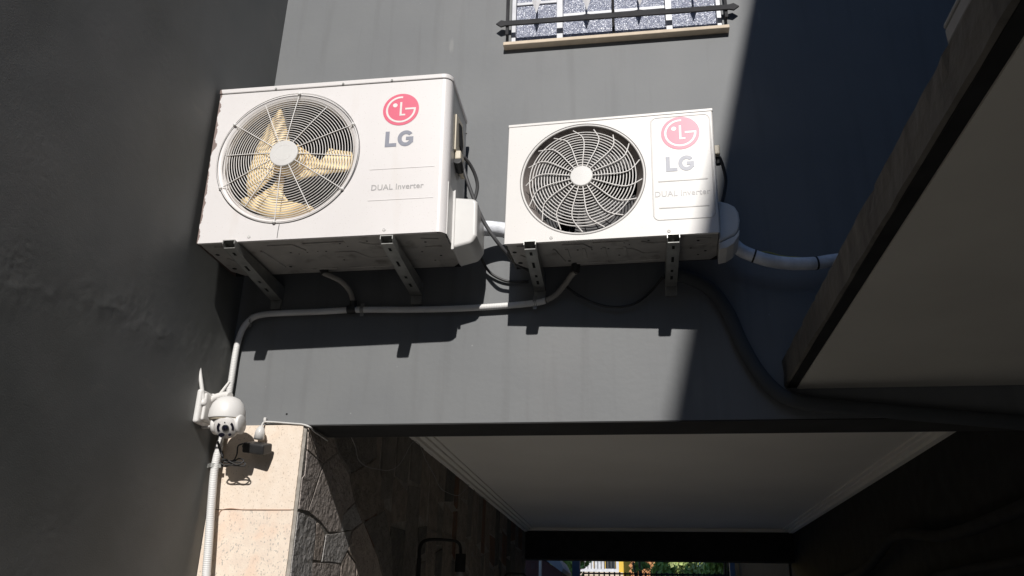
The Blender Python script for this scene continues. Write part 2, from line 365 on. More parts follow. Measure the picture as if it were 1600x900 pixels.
# ------------------------------------------------------------------ stone wall on the left of the passage
sw = empty('stone_wall', (XS, 3, ZG)); tag(sw, 'wall of irregular grey and brown stones beside the granite pier', 'wall')
SP = Vector((XS, 3, ZG))
MB().box(Vector((XS - .2, .21, ZG)) - SP, Vector((XS + .002, YF + .1, ZC)) - SP).box(Vector((XS - .19, .002, ZG)) - SP, Vector((XS + .0096, .209, ZB - .001)) - SP).box(Vector((XS - .19, .2095, ZG)) - SP, Vector((XS + .0096, .515, ZC - .001)) - SP).build('backing', M['mortar'], sw)
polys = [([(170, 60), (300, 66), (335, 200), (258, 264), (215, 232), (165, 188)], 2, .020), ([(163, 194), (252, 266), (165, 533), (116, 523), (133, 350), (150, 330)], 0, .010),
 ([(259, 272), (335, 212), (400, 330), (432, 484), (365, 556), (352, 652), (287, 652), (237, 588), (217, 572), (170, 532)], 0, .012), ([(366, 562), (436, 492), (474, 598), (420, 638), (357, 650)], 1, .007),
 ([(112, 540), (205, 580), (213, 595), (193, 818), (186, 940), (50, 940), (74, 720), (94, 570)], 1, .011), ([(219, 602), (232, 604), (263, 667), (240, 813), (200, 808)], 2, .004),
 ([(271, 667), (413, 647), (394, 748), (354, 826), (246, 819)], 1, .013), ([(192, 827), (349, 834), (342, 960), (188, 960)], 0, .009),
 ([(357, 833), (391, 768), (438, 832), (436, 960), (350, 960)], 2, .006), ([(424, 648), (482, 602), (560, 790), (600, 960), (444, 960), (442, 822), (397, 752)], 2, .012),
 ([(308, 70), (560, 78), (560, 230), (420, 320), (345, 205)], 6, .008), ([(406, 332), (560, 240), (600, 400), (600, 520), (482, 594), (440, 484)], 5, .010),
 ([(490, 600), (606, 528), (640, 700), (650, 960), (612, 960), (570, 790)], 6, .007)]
gen = []
for pl, mi, th in polys:
    q = []
    for x, y in pl:
        p = at(430 + x / 3.6, 650 + y / 3.6, 'x', XS); q.append(p - Vector((.012, 0, 0)))
    q = [p for p in q]
    for p in q:
        if p.z > ZC - .003: p.z = ZC - .003
        if p.y < .008: p.y = .008
        if p.y < .215 and p.z > ZB - .004: p.z = ZB - .004
    # roughen outline
    r = []
    for a, c in zip(q, q[1:] + q[:1]):
        L = (c - a).length; k = max(1, min(3, int(L / .05)))
        for i in range(k):
            t = a.lerp(c, i / k)
            if i: t += Vector((0, random.uniform(-.003, .003), random.uniform(-.003, .003)))
            r.append(t)
    gen.append(([p + Vector((.019, 0, 0)) - SP for p in r], th, mi))
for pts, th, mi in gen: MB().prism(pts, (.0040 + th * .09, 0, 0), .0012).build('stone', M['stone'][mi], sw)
y = .52; cols = 0
while y < YF - .02:
    wd = random.uniform(.14, .32); y2 = min(y + wd, YF + .05); z = ZC - .003 - random.uniform(0, .02)
    first = True
    while z > -2.2:
        h = random.uniform(.16, .5); z2 = max(z - h, -2.25)
        if first: z = ZC - .003
        first = False
        a, b_ = y + .005, y2 - .005
        sk = random.uniform(-.04, .04); sk2 = random.uniform(-.04, .04)
        pts = [Vector((XS - .012, a, z - max(0, sk))), Vector((XS - .012, a + random.uniform(-.004, .03), z2 + .006 + max(0, sk2))), Vector((XS - .012, b_ + random.uniform(-.03, .004), z2 + .006 + max(0, -sk2))), Vector((XS - .012, b_, z - max(0, -sk)))]
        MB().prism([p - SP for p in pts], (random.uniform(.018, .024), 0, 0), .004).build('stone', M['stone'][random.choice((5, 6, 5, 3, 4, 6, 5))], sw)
        z = z2
    y = y2
for (y0, y1, z0, z1) in ((.01, .24, -1.95, -1.42), (.245, .51, -1.9, -1.42), (.01, .3, -2.5, -1.96), (.305, .51, -2.4, -1.91)):
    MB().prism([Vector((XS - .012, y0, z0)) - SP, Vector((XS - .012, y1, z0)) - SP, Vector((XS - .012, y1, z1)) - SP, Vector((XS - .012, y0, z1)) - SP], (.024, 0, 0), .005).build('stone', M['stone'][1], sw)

# ------------------------------------------------------------------ canopy slab on the right
can = empty('concrete_canopy', (2.6, -1, -.655)); tag(can, 'rough edged concrete canopy slab with a pale painted underside', 'canopy')
CO = Vector((2.6, -1, -.655)); ce = MB(); NX = 120
vs = []; X0 = 1.970
from mathutils import noise
prof = ((.008, .0), (0.0, .004), (0.0, .05), (0.0, .092), (.006, .1))
for i in range(NX + 1):
    yy = -.001 - 3.6 * i / NX
    for k, (dx, dz) in enumerate(prof):
        nn = noise.noise(Vector((yy * 9, k * .7, 0))) * .005 + (noise.noise(Vector((yy * 30, k, 5))) * .006 + max(0, noise.noise(Vector((yy * 13, 2, 8))) - .25) * .03 if k >= 3 else 0)
        vs.append(Vector((X0 + dx + nn * (1 if k else .3), yy, -.655 + dz + (nn * .8 if k >= 3 else 0))) - CO)
K = len(prof)
fs = [(i * K + k, i * K + k + 1, (i + 1) * K + k + 1, (i + 1) * K + k) for i in range(NX) for k in range(K - 1)]
ce.add(vs, fs); ce.box(Vector((X0 + .0085, -3.6, -.6535)) - CO, Vector((6.15, -.001, -.5552)) - CO)
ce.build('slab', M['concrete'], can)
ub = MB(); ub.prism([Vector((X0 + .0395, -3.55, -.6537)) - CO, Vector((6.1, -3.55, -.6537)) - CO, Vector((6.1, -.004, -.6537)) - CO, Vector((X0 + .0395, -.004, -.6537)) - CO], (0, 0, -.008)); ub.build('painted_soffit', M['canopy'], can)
ub = MB(); ub.box(Vector((X0 + .009, -3.56, -.658)) - CO, Vector((X0 + .039, -.003, -.6538)) - CO); ub.build('edge_band', M['black_paint'], can)  # narrow black band along the outer edge of the underside
# grey box lying on the canopy
bx = empty('metal_box', (2.25, -2.1, -.55)); tag(bx, 'grey metal box lying on the edge of the concrete canopy', 'box')
p0 = at(1481, 72, 'z', -.550)
M['box'] = mat('box_paint', (.26, .26, .26), None, .6)
MB().box((p0.x - 2.25, -.75, .002), (.3, p0.y + 2.1, .030)).build('body', M['box'], bx, .003)
MB().box((p0.x - 2.25 - .001, -.751, .032), (.301, p0.y + 2.1 + .001, .042)).build('lid', M['box'], bx, .004)
# ------------------------------------------------------------------ window
wn = empty('window', (1.44, 0, WZ0)); tag(wn, 'window with glittering textured glass and a beige stone sill above the smaller air conditioner', 'window'); WP = Vector((1.44, 0, WZ0))
def wbx(name, m, boxes, bevel=.0015, par=wn):
    b = MB()
    for a, c in boxes: b.box(Vector(a) - WP, Vector(c) - WP)
    return b.build(name, m, par, bevel)
wbx('sill', M['sill'], [((.968, -.034, .845), (1.902, .06, .862))], .003)
YG = .030
wbx('frame', M['frame'], [((WX0, YG - .02, .8665), (WX0 + .018, YG + .02, WZ1)), ((WX1 - .018, YG - .02, .8665), (WX1, YG + .02, WZ1)), ((WX0 + .018, YG - .019, .8665), (WX1 - .018, YG + .02, .876)), ((WX0, YG - .02, WZ1 - .02), (WX1, YG + .02, WZ1 + .001))])
XM1, XM2 = 1.205, 1.665
wbx('mullion', M['frame'], [((XM1 - .013, YG - .024, .8768), (XM1 + .013, YG + .018, WZ1 - .021))]); wbx('mullion', M['frame'], [((XM2 - .013, YG - .024, .8768), (XM2 + .013, YG + .018, WZ1 - .021))])
wbx('mullion', M['black_paint'], [((1.428, YG - .016, .8768), (1.438, YG + .018, WZ1 - .021))])
for (a, c) in ((WX0 + .019, XM1 - .014), (XM1 + .014, 1.4275), (1.4385, XM2 - .014), (XM2 + .014, WX1 - .019)):
    zr = 1.02 if a > XM1 and c < XM2 else 1.10
    wbx('pane', M['glass'], [((a, YG, .877), (c, YG + .006, zr))], 0)
    wbx('sash_rail', M['frame'], [((a, YG - .006, zr + .001), (c, YG + .016, zr + .016))])
    wbx('pane', M['glass'], [((a, YG + .004, zr + .017), (c, YG + .01, WZ1 - .022))], 0)
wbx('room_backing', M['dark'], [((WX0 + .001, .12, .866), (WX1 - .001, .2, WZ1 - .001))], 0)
gr = empty('window_guard', (1.44, -.033, 1.0)); tag(gr, 'black iron window guard with pale spear points hanging in front of the window', 'window guard'); GP = Vector((1.44, -.033, 1.0))
pa, pb = at(775, 38, 'y', -.033), at(1155, 10, 'y', -.033)
def bar(z_off, name):
    a = pa + Vector((0, 0, z_off)); c = pb + Vector((0, 0, z_off)); d = (c - a).normalized(); u = Vector((-d.z, 0, d.x)); h = .0125
    poly = [a, a + d * .022 - u * .018, a + d * .04 - u * h, c - d * .04 - u * h, c - d * .022 - u * .018, c, c - d * .022 + u * .018, c - d * .04 + u * h, a + d * .04 + u * h, a + d * .022 + u * .018]
    MB().prism([p - GP + Vector((0, -.004, 0)) for p in poly], (0, .008, 0)).build(name, M['iron'], gr, .0015)
bar(0, 'bar'); bar(.26, 'bar')
for x, y in ((838, 21), (917, 16), (1000, 9), (1087, 3)):
    t = at(x, y, 'y', -.038) - GP
    top = t + Vector((0, 0, .076))
    b = MB(); b.add([t, t + Vector((-.020, 0, .072)), t + Vector((0, -.007, .072)), t + Vector((.020, 0, .072)), t + Vector((0, .007, .072)), top], [(0, 2, 1), (0, 3, 2), (0, 4, 3), (0, 1, 4), (5, 1, 2), (5, 2, 3), (5, 3, 4), (5, 4, 1)])
    b.build('spear_point', M['spear'], gr)
    MB().box((t.x - .004, t.y + .0045, t.z + .073), (t.x + .004, t.y + .009, pa.z + .24 - GP.z)).build('stem', M['iron'], gr)
for px in (WX0 - .014, WX1 + .016):
    for dz in (0, .26):
        zz = (pa.z if px < 1.4 else pb.z) + dz
        MB().box(Vector((px - .004, -.0285, zz - .008)) - GP, Vector((px + .004, -.0005, zz + .008)) - GP).build('wall_tie', M['iron'], gr)
for px in (WX0 - .014, WX1 + .016):
    MB().box(Vector((px - .006, -.0285, .905)) - GP, Vector((px + .006, -.017, 1.6)) - GP).build('upright', M['iron'], gr)

# ------------------------------------------------------------------ air conditioner units
def letters(par, x0, z0, h, y):
    b = MB(); s = h * .235
    b.prism([(x0, y, z0), (x0 + h * .66, y, z0), (x0 + h * .66, y, z0 + s * .95), (x0 + s, y, z0 + s * .95), (x0 + s, y, z0 + h), (x0, y, z0 + h)], (0, -.0006, 0))
    o1 = b.build('letter', M['letter'], par)
    b = MB(); cx, cz = x0 + h * 1.19, z0 + h * .5; R = h * .51; n = 40
    a0, a1 = rad(38), rad(335)
    po = []; pi_ = []
    for i in range(n + 1):
        a = a0 + (a1 - a0) * i / n; po.append((cx + R * .92 * math.cos(a), y, cz + R * math.sin(a))); pi_.append((cx + (R * .92 - s) * math.cos(a), y, cz + (R - s) * math.sin(a)))
    for i in range(n): b.prism([pi_[i], po[i], po[i + 1], pi_[i + 1]], (0, -.0006, 0))
    xr = cx + R * .86
    b.prism([(xr - s, y, cz - R * .62), (xr, y, cz - R * .56), (xr, y, cz + s * .35), (xr - s, y, cz + s * .35)], (0, -.0007, 0))
    b.prism([(cx + s * .05, y, cz - s * .5), (xr, y, cz - s * .5), (xr, y, cz + s * .4), (cx + s * .05, y, cz + s * .4)], (0, -.0008, 0))
    b.build('letter', M['letter'], par)
def logo(par, cx, cz, R, y):
    b = MB(); n = 64
    b.prism([(cx + R * math.cos(2 * PI * i / n), y, cz + R * math.sin(2 * PI * i / n)) for i in range(n)], (0, -.0006, 0)); o = b.build('logo_disc', M['red'], par)
    y2 = y - .0006; b = MB(); arc_strip(b, (cx, cz), R * .72, R * .83, rad(84), rad(362), y2, .0005, 60)
    s = R * .055
    b.prism([(cx + R * .24, y2, cz - s + R * .02), (cx + R * .83, y2, cz - s + R * .02), (cx + R * .83, y2, cz + s + R * .02), (cx + R * .24, y2, cz + s + R * .02)], (0, -.0006, 0))
    b.prism([(cx - s, y2, cz - R * .40), (cx + R * .26, y2, cz - R * .40), (cx + R * .26, y2, cz - R * .30), (cx + s, y2, cz - R * .30), (cx + s, y2, cz + R * .46), (cx - s, y2, cz + R * .46)], (0, -.0007, 0))
    b.prism([(cx - R * .33 + R * .13 * math.cos(2 * PI * i / 20), y2, cz + R * .28 + R * .13 * math.sin(2 * PI * i / 20)) for i in range(20)], (0, -.0005, 0))
    b.build('logo_mark', M['logo_white'], par)
def words(par, txt, x0, z0, wd, y, m):
    cu = bpy.data.curves.new('wording', 'FONT'); cu.body = txt; cu.size = .03; cu.extrude = .0003; cu.offset = .0004; cu.resolution_u = 3; cu.space_character = 1.04
    o = bpy.data.objects.new('tmp', cu); sc.collection.objects.link(o); bpy.context.view_layer.update()
    me = bpy.data.meshes.new_from_object(o.evaluated_get(bpy.context.evaluated_depsgraph_get())); bpy.data.objects.remove(o)
    xs = [v.co.x for v in me.vertices]; k = wd / (max(xs) - min(xs)); mn = min(xs)
    for v in me.vertices: v.co = ((v.co.x - mn) * k + x0, y - v.co.z - .0003, v.co.y * k * 1.05 + z0)
    me.materials.clear(); link('wording', me, m, par)
def screw(par, x, z, y=0, r=.0055, m='plastic'):
    MB().lathe([(r * 1.15, -.0004), (r, -.0018), (r * .55, -.0022), (r * .45, -.0012), (.0001, -.0012)], (x, y, z), (0, 1, 0), 16).build('screw', M[m], par)
def holed_panel(b, W, z0, z1, c, r, x0=0, y=0, n=96):
    """flat face in x-z with a round hole, vertices shared ring by ring"""
    inner = []; outer = []
    for i in range(n):
        a = 2 * PI * i / n; dx, dz = math.cos(a), math.sin(a); inner.append((c[0] + r * dx, y, c[1] + r * dz))
        t = 1e9
        if dx > 1e-9: t = min(t, (W - c[0]) / dx)
        if dx < -1e-9: t = min(t, (x0 - c[0]) / dx)
        if dz > 1e-9: t = min(t, (z1 - c[1]) / dz)
        if dz < -1e-9: t = min(t, (z0 - c[1]) / dz)
        outer.append([c[0] + t * dx, y, c[1] + t * dz])
    for (X, Z) in ((x0, z0), (x0, z1), (W, z0), (W, z1)):
        k = min(range(n), key=lambda i: (outer[i][0] - X) ** 2 + (outer[i][2] - Z) ** 2); outer[k] = [X, y, Z]
    b.add(inner + outer, [(i, (i + 1) % n, n + (i + 1) % n, n + i) for i in range(n)])
def ridge(par, pts, r=.0045, m='pan', name='pressed_rib'):
    MB().tube(pts, r, 6).build(name, M[m], par)

def ac_unit(name, loc, rot, size, lab, A):
    W, H, D = size
    t = empty(name, loc, rot); tag(t, lab, 'air conditioner', 'air conditioner outdoor units on the wall')
    T = Matrix.Translation(loc) @ Euler(rot).to_matrix().to_4x4()
    wm = M['white_worn'] if A else M['white_gloss']
    fc = (.2965, .328) if A else (.269, .239); R0 = .269 if A else .221
    zt = H - .0235 if A else H - .012
    rc = .030 if A else .006          # radius of the right-hand corner
    b = MB(); hs = fc[0] + R0 + .012
    holed_panel(b, hs, 0, zt, fc, R0, 0.002)
    b.add([(hs, 0, 0), (W - rc, 0, 0), (W - rc, 0, zt), (hs, 0, zt)], [(0, 1, 2, 3)])
    k = 8; cs = [(W - rc + rc * math.sin(i / k * PI / 2), rc - rc * math.cos(i / k * PI / 2)) for i in range(k + 1)]
    b.add([(x, y, z) for z in (0, zt) for x, y in cs], [(i, i + 1, k + 2 + i, k + 1 + i) for i in range(k)], True)
    b.add([(W, rc, 0), (W, .05, 0), (W, .05, zt), (W, rc, zt)], [(0, 1, 2, 3)])
    b.add([(.002, 0, 0), (.0, .004, 0), (0, D, 0), (0, D, zt), (0, .004, zt), (.002, 0, zt)], [(0, 1, 4, 5), (1, 2, 3, 4)])
    # folded bottom flange
    b.add([(.002, 0, 0), (W - rc, 0, 0), (W - rc, .012, 0), (.002, .012, 0)], [(0, 1, 2, 3)])
    fp = b.build('front_panel', wm, t)
    # ring and shroud
    if A: pr = [(.2690, 0), (.2675, .0035), (.2655, .0035), (.264, -.0005), (.256, .001), (.249, .006), (.243, .010), (.240, .016), (.238, .034)]
    else: pr = [(.2210, 0), (.2195, .0035), (.2178, .0035), (.2165, -.0005), (.2120, .0005), (.2105, .004)]
    MB().lathe(pr, (fc[0], 0, fc[1]), (0, 1, 0), 128).build('fan_ring', wm, t)
    if A: MB().lathe([(.2678, .0006), (.2652, .0006)], (fc[0], 0, fc[1]), (0, 1, 0), 96).build('ring_groove', M['cable'], t)
    else:
        MB().lathe([(.2197, .0006), (.2176, .0006)], (fc[0], 0, fc[1]), (0, 1, 0), 96).build('ring_groove', M['cable'], t)
        MB().lathe([(.2105, .004), (.206, .02), (.196, .045), (.186, .075)], (fc[0], 0, fc[1]), (0, 1, 0), 96).build('shroud', M['shroud'], t)
    # top cover
    if A:
        b = MB(); pts = [(-.003, -.003), (W - .032, -.003)] + [(W - .032 + .035 * math.sin(i / 8 * PI / 2), .032 - .035 * math.cos(i / 8 * PI / 2)) for i in range(1, 9)] + [(W + .003, D), (-.003, D)]
        b.prism([(x, y, zt + .0018) for x, y in pts], (0, 0, H - zt - .0018)); b.build('top_cover', wm, t, .005, 3)
        for u in (.22, .48, .665): screw(t, u, zt + .008, -.003, .004, 'steel')
    else:
        MB().box((-.001, -.0015, zt + .0008), (W + .001, D, H)).build('top_cover', wm, t, .002)
    # side and rear
    MB().box((W - .003, .052, .0), (W - .001, D - .002, zt)).build('side_panel', M['sidepanel'] if A else wm, t)
    MB().box((.003, D - .004, .0), (W - .003, D - .002, zt)).build('rear_coil', M['fins'], t)
    b = MB()
    for i in range(60): x = .02 + i * .0088; b.box((x, D - .02, .03), (x + .0012, D - .006, zt - .02))
    b.build('condenser_fins', M['fins'], t)['kind'] = 'stuff'
    b = MB(); hs2 = fc[0] + R0 + .008
    b.add([(hs2, .09, .002), (hs2, D - .01, .002), (hs2, D - .01, zt), (hs2, .09, zt)], [(0, 1, 2, 3)]); b.build('divider', M['dark'], t)
    u0, u1, v0, v1, w0_, w1_ = .012, W - .012, .036, D - .008, .014, zt - .004
    MB().add([(u0, v0, w0_), (u1, v0, w0_), (u1, v0, w1_), (u0, v0, w1_), (u0, v1, w0_), (u1, v1, w0_), (u1, v1, w1_), (u0, v1, w1_)], [(0, 1, 5, 4), (1, 2, 6, 5), (2, 3, 7, 6), (3, 0, 4, 7), (4, 5, 6, 7)]).build('shade_liner', M['hole'], t)  # black lining added to stand in for shade inside the casing
    b = MB(); holed_panel(b, fc[0] + R0 + .006, .012, zt - .004, fc, .2395 if A else .187, .012, .0345 if A else .0752); b.build('shade_baffle', M['hole'], t)  # black sheet added behind the opening, also painted shade
    # base pan
    c = .032; pan = [(.006, .013), (W - .006, .013), (W - .006, D - c), (W - c, D + .002), (c + .012, D + .002), (.006, D - c * 1.6)]
    MB().prism([(x, y, .0015) for x, y in pan], (0, 0, .012)).build('base_pan', M['pan'], t, .002)
    S = W / .8864
    for (x, y, r) in ((.028, .105, .008), (.032, .235, .009), (.30, .115, .004), (.325, .13, .003), (.36, .12, .003), (.40, .115, .003), (.43, .118, .004), (.50, .06, .004), (.52, .085, .003), (.60, .05, .004), (.62, .09, .003), (.80, .08, .005), (.83, .2, .005), (.80, .24, .004), (.77, .16, .004), (.25, .24, .006), (.56, .275, .008), (.47, .20, .004)):
        x *= S; y *= D / .312; MB().lathe([(.0001, 0), (r, 0)], (x, y, .0009), (0, 0, 1), 14, smooth=False).build('hole', M['hole'], t)
    z = .0012; d = D / .312
    for L in ([(.24, .05), (.33, .05), (.36, .10)], [(.37, .045), (.52, .045)], [(.28, .27), (.42, .27)], [(.46, .13), (.53, .13), (.57, .19), (.64, .19)], [(.57, .055), (.61, .08), (.67, .08)], [(.45, .27), (.64, .27)], [(.20, .09), (.23, .24)], [(.79, .05), (.85, .06)], [(.79, .12), (.85, .12)], [(.05, .04), (.09, .04)], [(.05, .14), (.09, .22)]):
        ridge(t, [(x * S, y * d, z) for x, y in L])
    if not A:
        for x in (.20, .26, .33, .40): MB().box((x, .07, -.0012), (x + .012, .15, .002)).build('pressed_rib', M['pan'], t, .003)
    screw(t, *((.192, .016) if A else (.164, .014))); screw(t, *((.674, .017) if A else (.558, .014)))
    # fan
    hub = (.288, .333) if A else (.268, .241)
    if A:
        fm = M['fan']
        def blade(px, deep):
            pts = []
            for x, y, v in px: pts.append(local(T, x, y, 'y', .012 + v * .42))
            n0 = len(pts); Q = []
            for k in range(n0):
                a, b_, c, d = (pts[(k + q) % n0] for q in (-1, 0, 1, 2))
                for tt in (0, .25, .5, .75): Q.append(.5 * ((2 * b_) + (c - a) * tt + (2 * a - 5 * b_ + 4 * c - d) * tt * tt + (3 * b_ - a - 3 * c + d) * tt ** 3))
            pts = Q; n = len(pts); c0 = sum(pts, Vector()) / n; b = MB(); vs = []
            for off in (0, .003):
                for f in (1, .75, .45): vs += [c0 + (p - c0) * f + Vector((0, off - .006 * (1 - f), 0)) for p in pts]
                vs.append(c0 + Vector((0, off - .006, 0)))
            m_ = 3 * n + 1; fs = []
            for h0 in (0, m_):
                for q in (0, n): fs += [(h0 + q + k, h0 + q + (k + 1) % n, h0 + q + n + (k + 1) % n, h0 + q + n + k) for k in range(n)]
                fs += [(h0 + 2 * n + k, h0 + 2 * n + (k + 1) % n, h0 + 3 * n) for k in range(n)]
            fs += [(k, (k + 1) % n, m_ + (k + 1) % n, m_ + k) for k in range(n)]
            b.add(vs, fs, True).build('fan_blade', fm, t)
        blade([(441, 262, .075), (430, 272, .07), (414, 288, .06), (402, 299, .055), (392, 307, .052), (387, 303, .055), (385, 288, .06), (388, 268, .066), (396, 246, .075), (408, 215, .09), (424, 188, .06), (433, 174, .045), (438, 169, .04), (443, 180, .05), (449, 205, .07), (455, 226, .09), (464, 238, .10)], 0)
        blade([(462, 228, .07), (474, 234, .065), (484, 243, .062), (492, 254, .06), (500, 250, .062), (510, 244, .07), (514, 232, .075), (530, 235, .085), (550, 238, .09), (552, 248, .085), (546, 266, .07), (520, 270, .06), (500, 274, .055), (484, 276, .052), (471, 280, .055), (460, 276, .065)], 0)
        blade([(436, 268, .11), (430, 285, .105), (412, 299, .10), (392, 306, .095), (376, 312, .09), (384, 324, .085), (402, 333, .075), (430, 341, .06), (462, 339, .05), (490, 330, .045), (484, 321, .05), (470, 322, .055), (458, 319, .06), (447, 309, .07), (442, 296, .08), (444, 280, .09)], 0)
        MB().lathe([(.0001, .012), (.048, .012), (.056, .02), (.058, .07), (.0001, .072)], (fc[0], 0, fc[1]), (0, 1, 0), 32).build('fan_hub', fm, t)
        MB().lathe([(.0001, .12), (.085, .12), (.085, .25), (.0001, .25)], (fc[0] + .01, 0, fc[1] - .02), (0, 1, 0), 32).build('motor', M['fan_dark'], t)
    else:
        for kx in range(3):
            a0 = rad(20 + 120 * kx); vs = []; fs = []
            for i in range(7):
                for j in range(9):
                    r = .05 + .135 * i / 6; a = a0 + rad(95) * j / 8 * (.8 + .2 * i / 6); vs.append((fc[0] + r * math.cos(a), .055 + .06 * j / 8, fc[1] + r * math.sin(a)))
            fs = [(i * 9 + j, i * 9 + j + 1, (i + 1) * 9 + j + 1, (i + 1) * 9 + j) for i in range(6) for j in range(8)]
            MB().add(vs, fs, True).build('fan_blade', M['fan_dark'], t)
        MB().lathe([(.0001, .045), (.045, .05), (.05, .11), (.0001, .112)], (fc[0], 0, fc[1]), (0, 1, 0), 32).build('fan_hub', M['fan_dark'], t)
        b = MB()
        for i in range(46):
            x = .06 + i * .0092; b.box((x, D - .03, .03), (x + .003, D - .022, H - .03))
        b.build('coil_tube', mat('coil', (.045, .045, .05), None, .5, metal=.5), t)['kind'] = 'stuff'
    # grille
    g = MB(); rh = .051 if A else .0375; N = 19 if A else 14; r1 = .236 if A else .186
    for i in range(N):
        q = (i + 1) / N; r = rh + (r1 - rh) * q; y = (-.011 * (1 - (r / .25) ** 2) if A else -.006 * (1 - (r / .2) ** 2) + .004)
        cx = hub[0] + (fc[0] - hub[0]) * q; cz = hub[1] + (fc[1] - hub[1]) * q; n = 96
        g.tube([(cx + r * math.cos(2 * PI * j / n), y, cz + r * math.sin(2 * PI * j / n)) for j in range(n)],   .0016 if A else .0020, 5, closed=True)
    if A:
        g.tube([(fc[0] + .2625 * math.cos(2 * PI * j / 96), -.006, fc[1] + .2625 * math.sin(2 * PI * j / 96)) for j in range(96)], .0015, 6, closed=True)
        g.tube([(fc[0] + .245 * math.cos(2 * PI * j / 96), -.002, fc[1] + .245 * math.sin(2 * PI * j / 96)) for j in range(96)], .0014, 6, closed=True)
    g.build('guard_rings', M['wire'], t)
    NS = 12 if A else 17
    for i in range(NS):
        a = rad(86) + 2 * PI * i / NS; P = []
        if A:
            long_ = i % 2 == 0; re = .2625 if long_ else .2455
            for r in (rh - .006, .1, .15, .2, .236, re):
                q = min(1, (r - rh) / (r1 - rh)); P.append((hub[0] + (fc[0] - hub[0]) * q + r * math.cos(a), -.0135 * (1 - (r / .27) ** 2) - .002, hub[1] + (fc[1] - hub[1]) * q + r * math.sin(a)))
        else:
            for r, da, yy in ((rh - .005, 0, -.004), (.08, 0, -.005), (.12, .0, -.004), (.15, .03, -.002), (.168, .08, .001), (.186, .17, .006), (.2085, .27, .010)):
                q = min(1, max(0, (r - rh) / (r1 - rh))); P.append((hub[0] + (fc[0] - hub[0]) * q + r * math.cos(a + da), yy - .003, hub[1] + (fc[1] - hub[1]) * q + r * math.sin(a + da)))
        MB().tube(smooth_path(P, .012), .0019 if A else .0022, 6).build('guard_spoke', M['wire'], t)
        if A and i % 2 == 0:
            x, z_ = fc[0] + .2625 * math.cos(a), fc[1] + .2625 * math.sin(a); MB().lathe([(.0001, -.009), (.006, -.008), (.006, -.001)], (x, 0, z_), (0, 1, 0), 12).build('clip', M['wire'], t)
    hp = [(.0001, -.0182), (.030, -.0183), (.0302, -.0180), (.032, -.0180), (.0322, -.0183), (.050, -.0181), (.052, -.0172), (.053, -.0155), (.053, -.006)] if A else [(.0001, -.0125), (.037, -.0123), (.0395, -.011), (.040, -.001)]
    MB().lathe(hp, (hub[0], 0, hub[1]), (0, 1, 0), 64, smooth=False).build('hub_cap', M['plastic'], t)
    if A: MB().tube([(.2972, -.0006, .058), (.2955, -.0006, .035), (.2950, -.0006, .006)], .0011, 6).build('panel_line', M['cable'], t)  # thin dark line from the fan guard down to the panel's lower edge
    # print and pressed lines
    if A:
        logo(fp, .7055, .494, .0665, -.0004); letters(fp, .655, .341, .063, -.0004); words(fp, 'DUAL Inverter', .618, .170, .186, -.0003, M['letter_faint'])
        for x0, x1, zz in ((.604, .842, .253), (.606, .842, .131)): MB().tube([(x0, .003, zz), (x0 + .004, .0014, zz), (x1 - .004, .0014, zz), (x1, .003, zz)], .0026, 8).build('pressed_line', wm, fp)
    else:
        logo(fp, .610, .389, .0655, -.0004); letters(fp, .557, .239, .058, -.0004); words(fp, 'DUAL Inverter', .517, .144, .182, -.0003, M['letter_faint'])
        for zz in (.2025, .101): MB().tube([(.527, .005, zz), (.530, .0031, zz), (.692, .0031, zz), (.695, .005, zz)], .0046, 8).build('pressed_line', wm, fp)
        x0, x1, z0, z1, r = .511, .711, .057, .458, .02; pth = []
        for cx, cz, a0 in ((x1 - r, z1 - r, 0), (x0 + r, z1 - r, 90), (x0 + r, z0 + r, 180), (x1 - r, z0 + r, 270)):
            for i in range(7): a = rad(a0 + 15 * i); pth.append((cx + r * math.cos(a), .0017, cz + r * math.sin(a)))
        MB().tube(pth, .0034, 8, closed=True).build('pressed_panel_edge', wm, fp)
    # valve cover and terminal cover on the right-hand side
    if A:
        b = MB(); pf = [(W, .10, .205), (W + .010, .10, .210), (W + .010, .10, -.022), (W, .10, -.022)]
        b.prism(pf, (0, .006, 0)); b.build('valve_cover_flange', M['plastic'], t, .002)
        b = MB(); b.prism([(W - .002, .106, .185), (W + .078, .106, .175), (W + .088, .106, .16), (W + .088, .106, .03), (W + .07, .106, .0), (W - .002, .106, -.018)], (0, .17, 0)); b.build('valve_cover', M['plastic'], t, .012, 4)
        MB().box((W - .001, .02, .0), (W + .0015, .10, .20)).build('corner_post', M['plastic'], t)
        MB().prism([(W, .09, .52), (W, .20, .545), (W, .235, .48), (W, .235, .37), (W, .09, .37)], (.006, 0, 0)).build('terminal_cover', M['cream'], t, .002)
        MB().prism([(W + .006, .13, .505), (W + .006, .175, .515), (W + .006, .205, .45), (W + .006, .19, .40), (W + .006, .15, .42)], (.004, 0, 0)).build('hand_recess', M['hole'], t)
        MB().box((W + .001, .10, .335), (W + .024, .165, .372)).build('cable_plug', M['cream'], t, .006, 3)
        MB().box((W + .002, .17, .315), (W + .022, .22, .350)).build('cable_plug', M['cream'], t, .006, 3)
        MB().cyl((W + .012, .10, .33), (W + .012, .155, .315), .016).build('rubber_gland', M['rubber'], t, .003)
        for z_ in (.57, .40, .25): MB().lathe([(.0001, .004), (.004, .003), (.0045, 0)], (W, D - .01, z_), (1, 0, 0), 12).build('screw', M['steel'], t)
    else:
        def sidepoly(px, v): return [Vector((max(W - .004, p.x), v, p.z)) for p in (local(T, x, y, 'y', v) for x, y in px)]
        MB().prism(sidepoly(((1122, 313), (1138, 317), (1148, 322), (1154, 331), (1156, 343), (1155, 356), (1148, 366), (1122, 378)), .07), (0, .12, 0)).build('valve_cover', M['camwhite'], t, .008, 3)
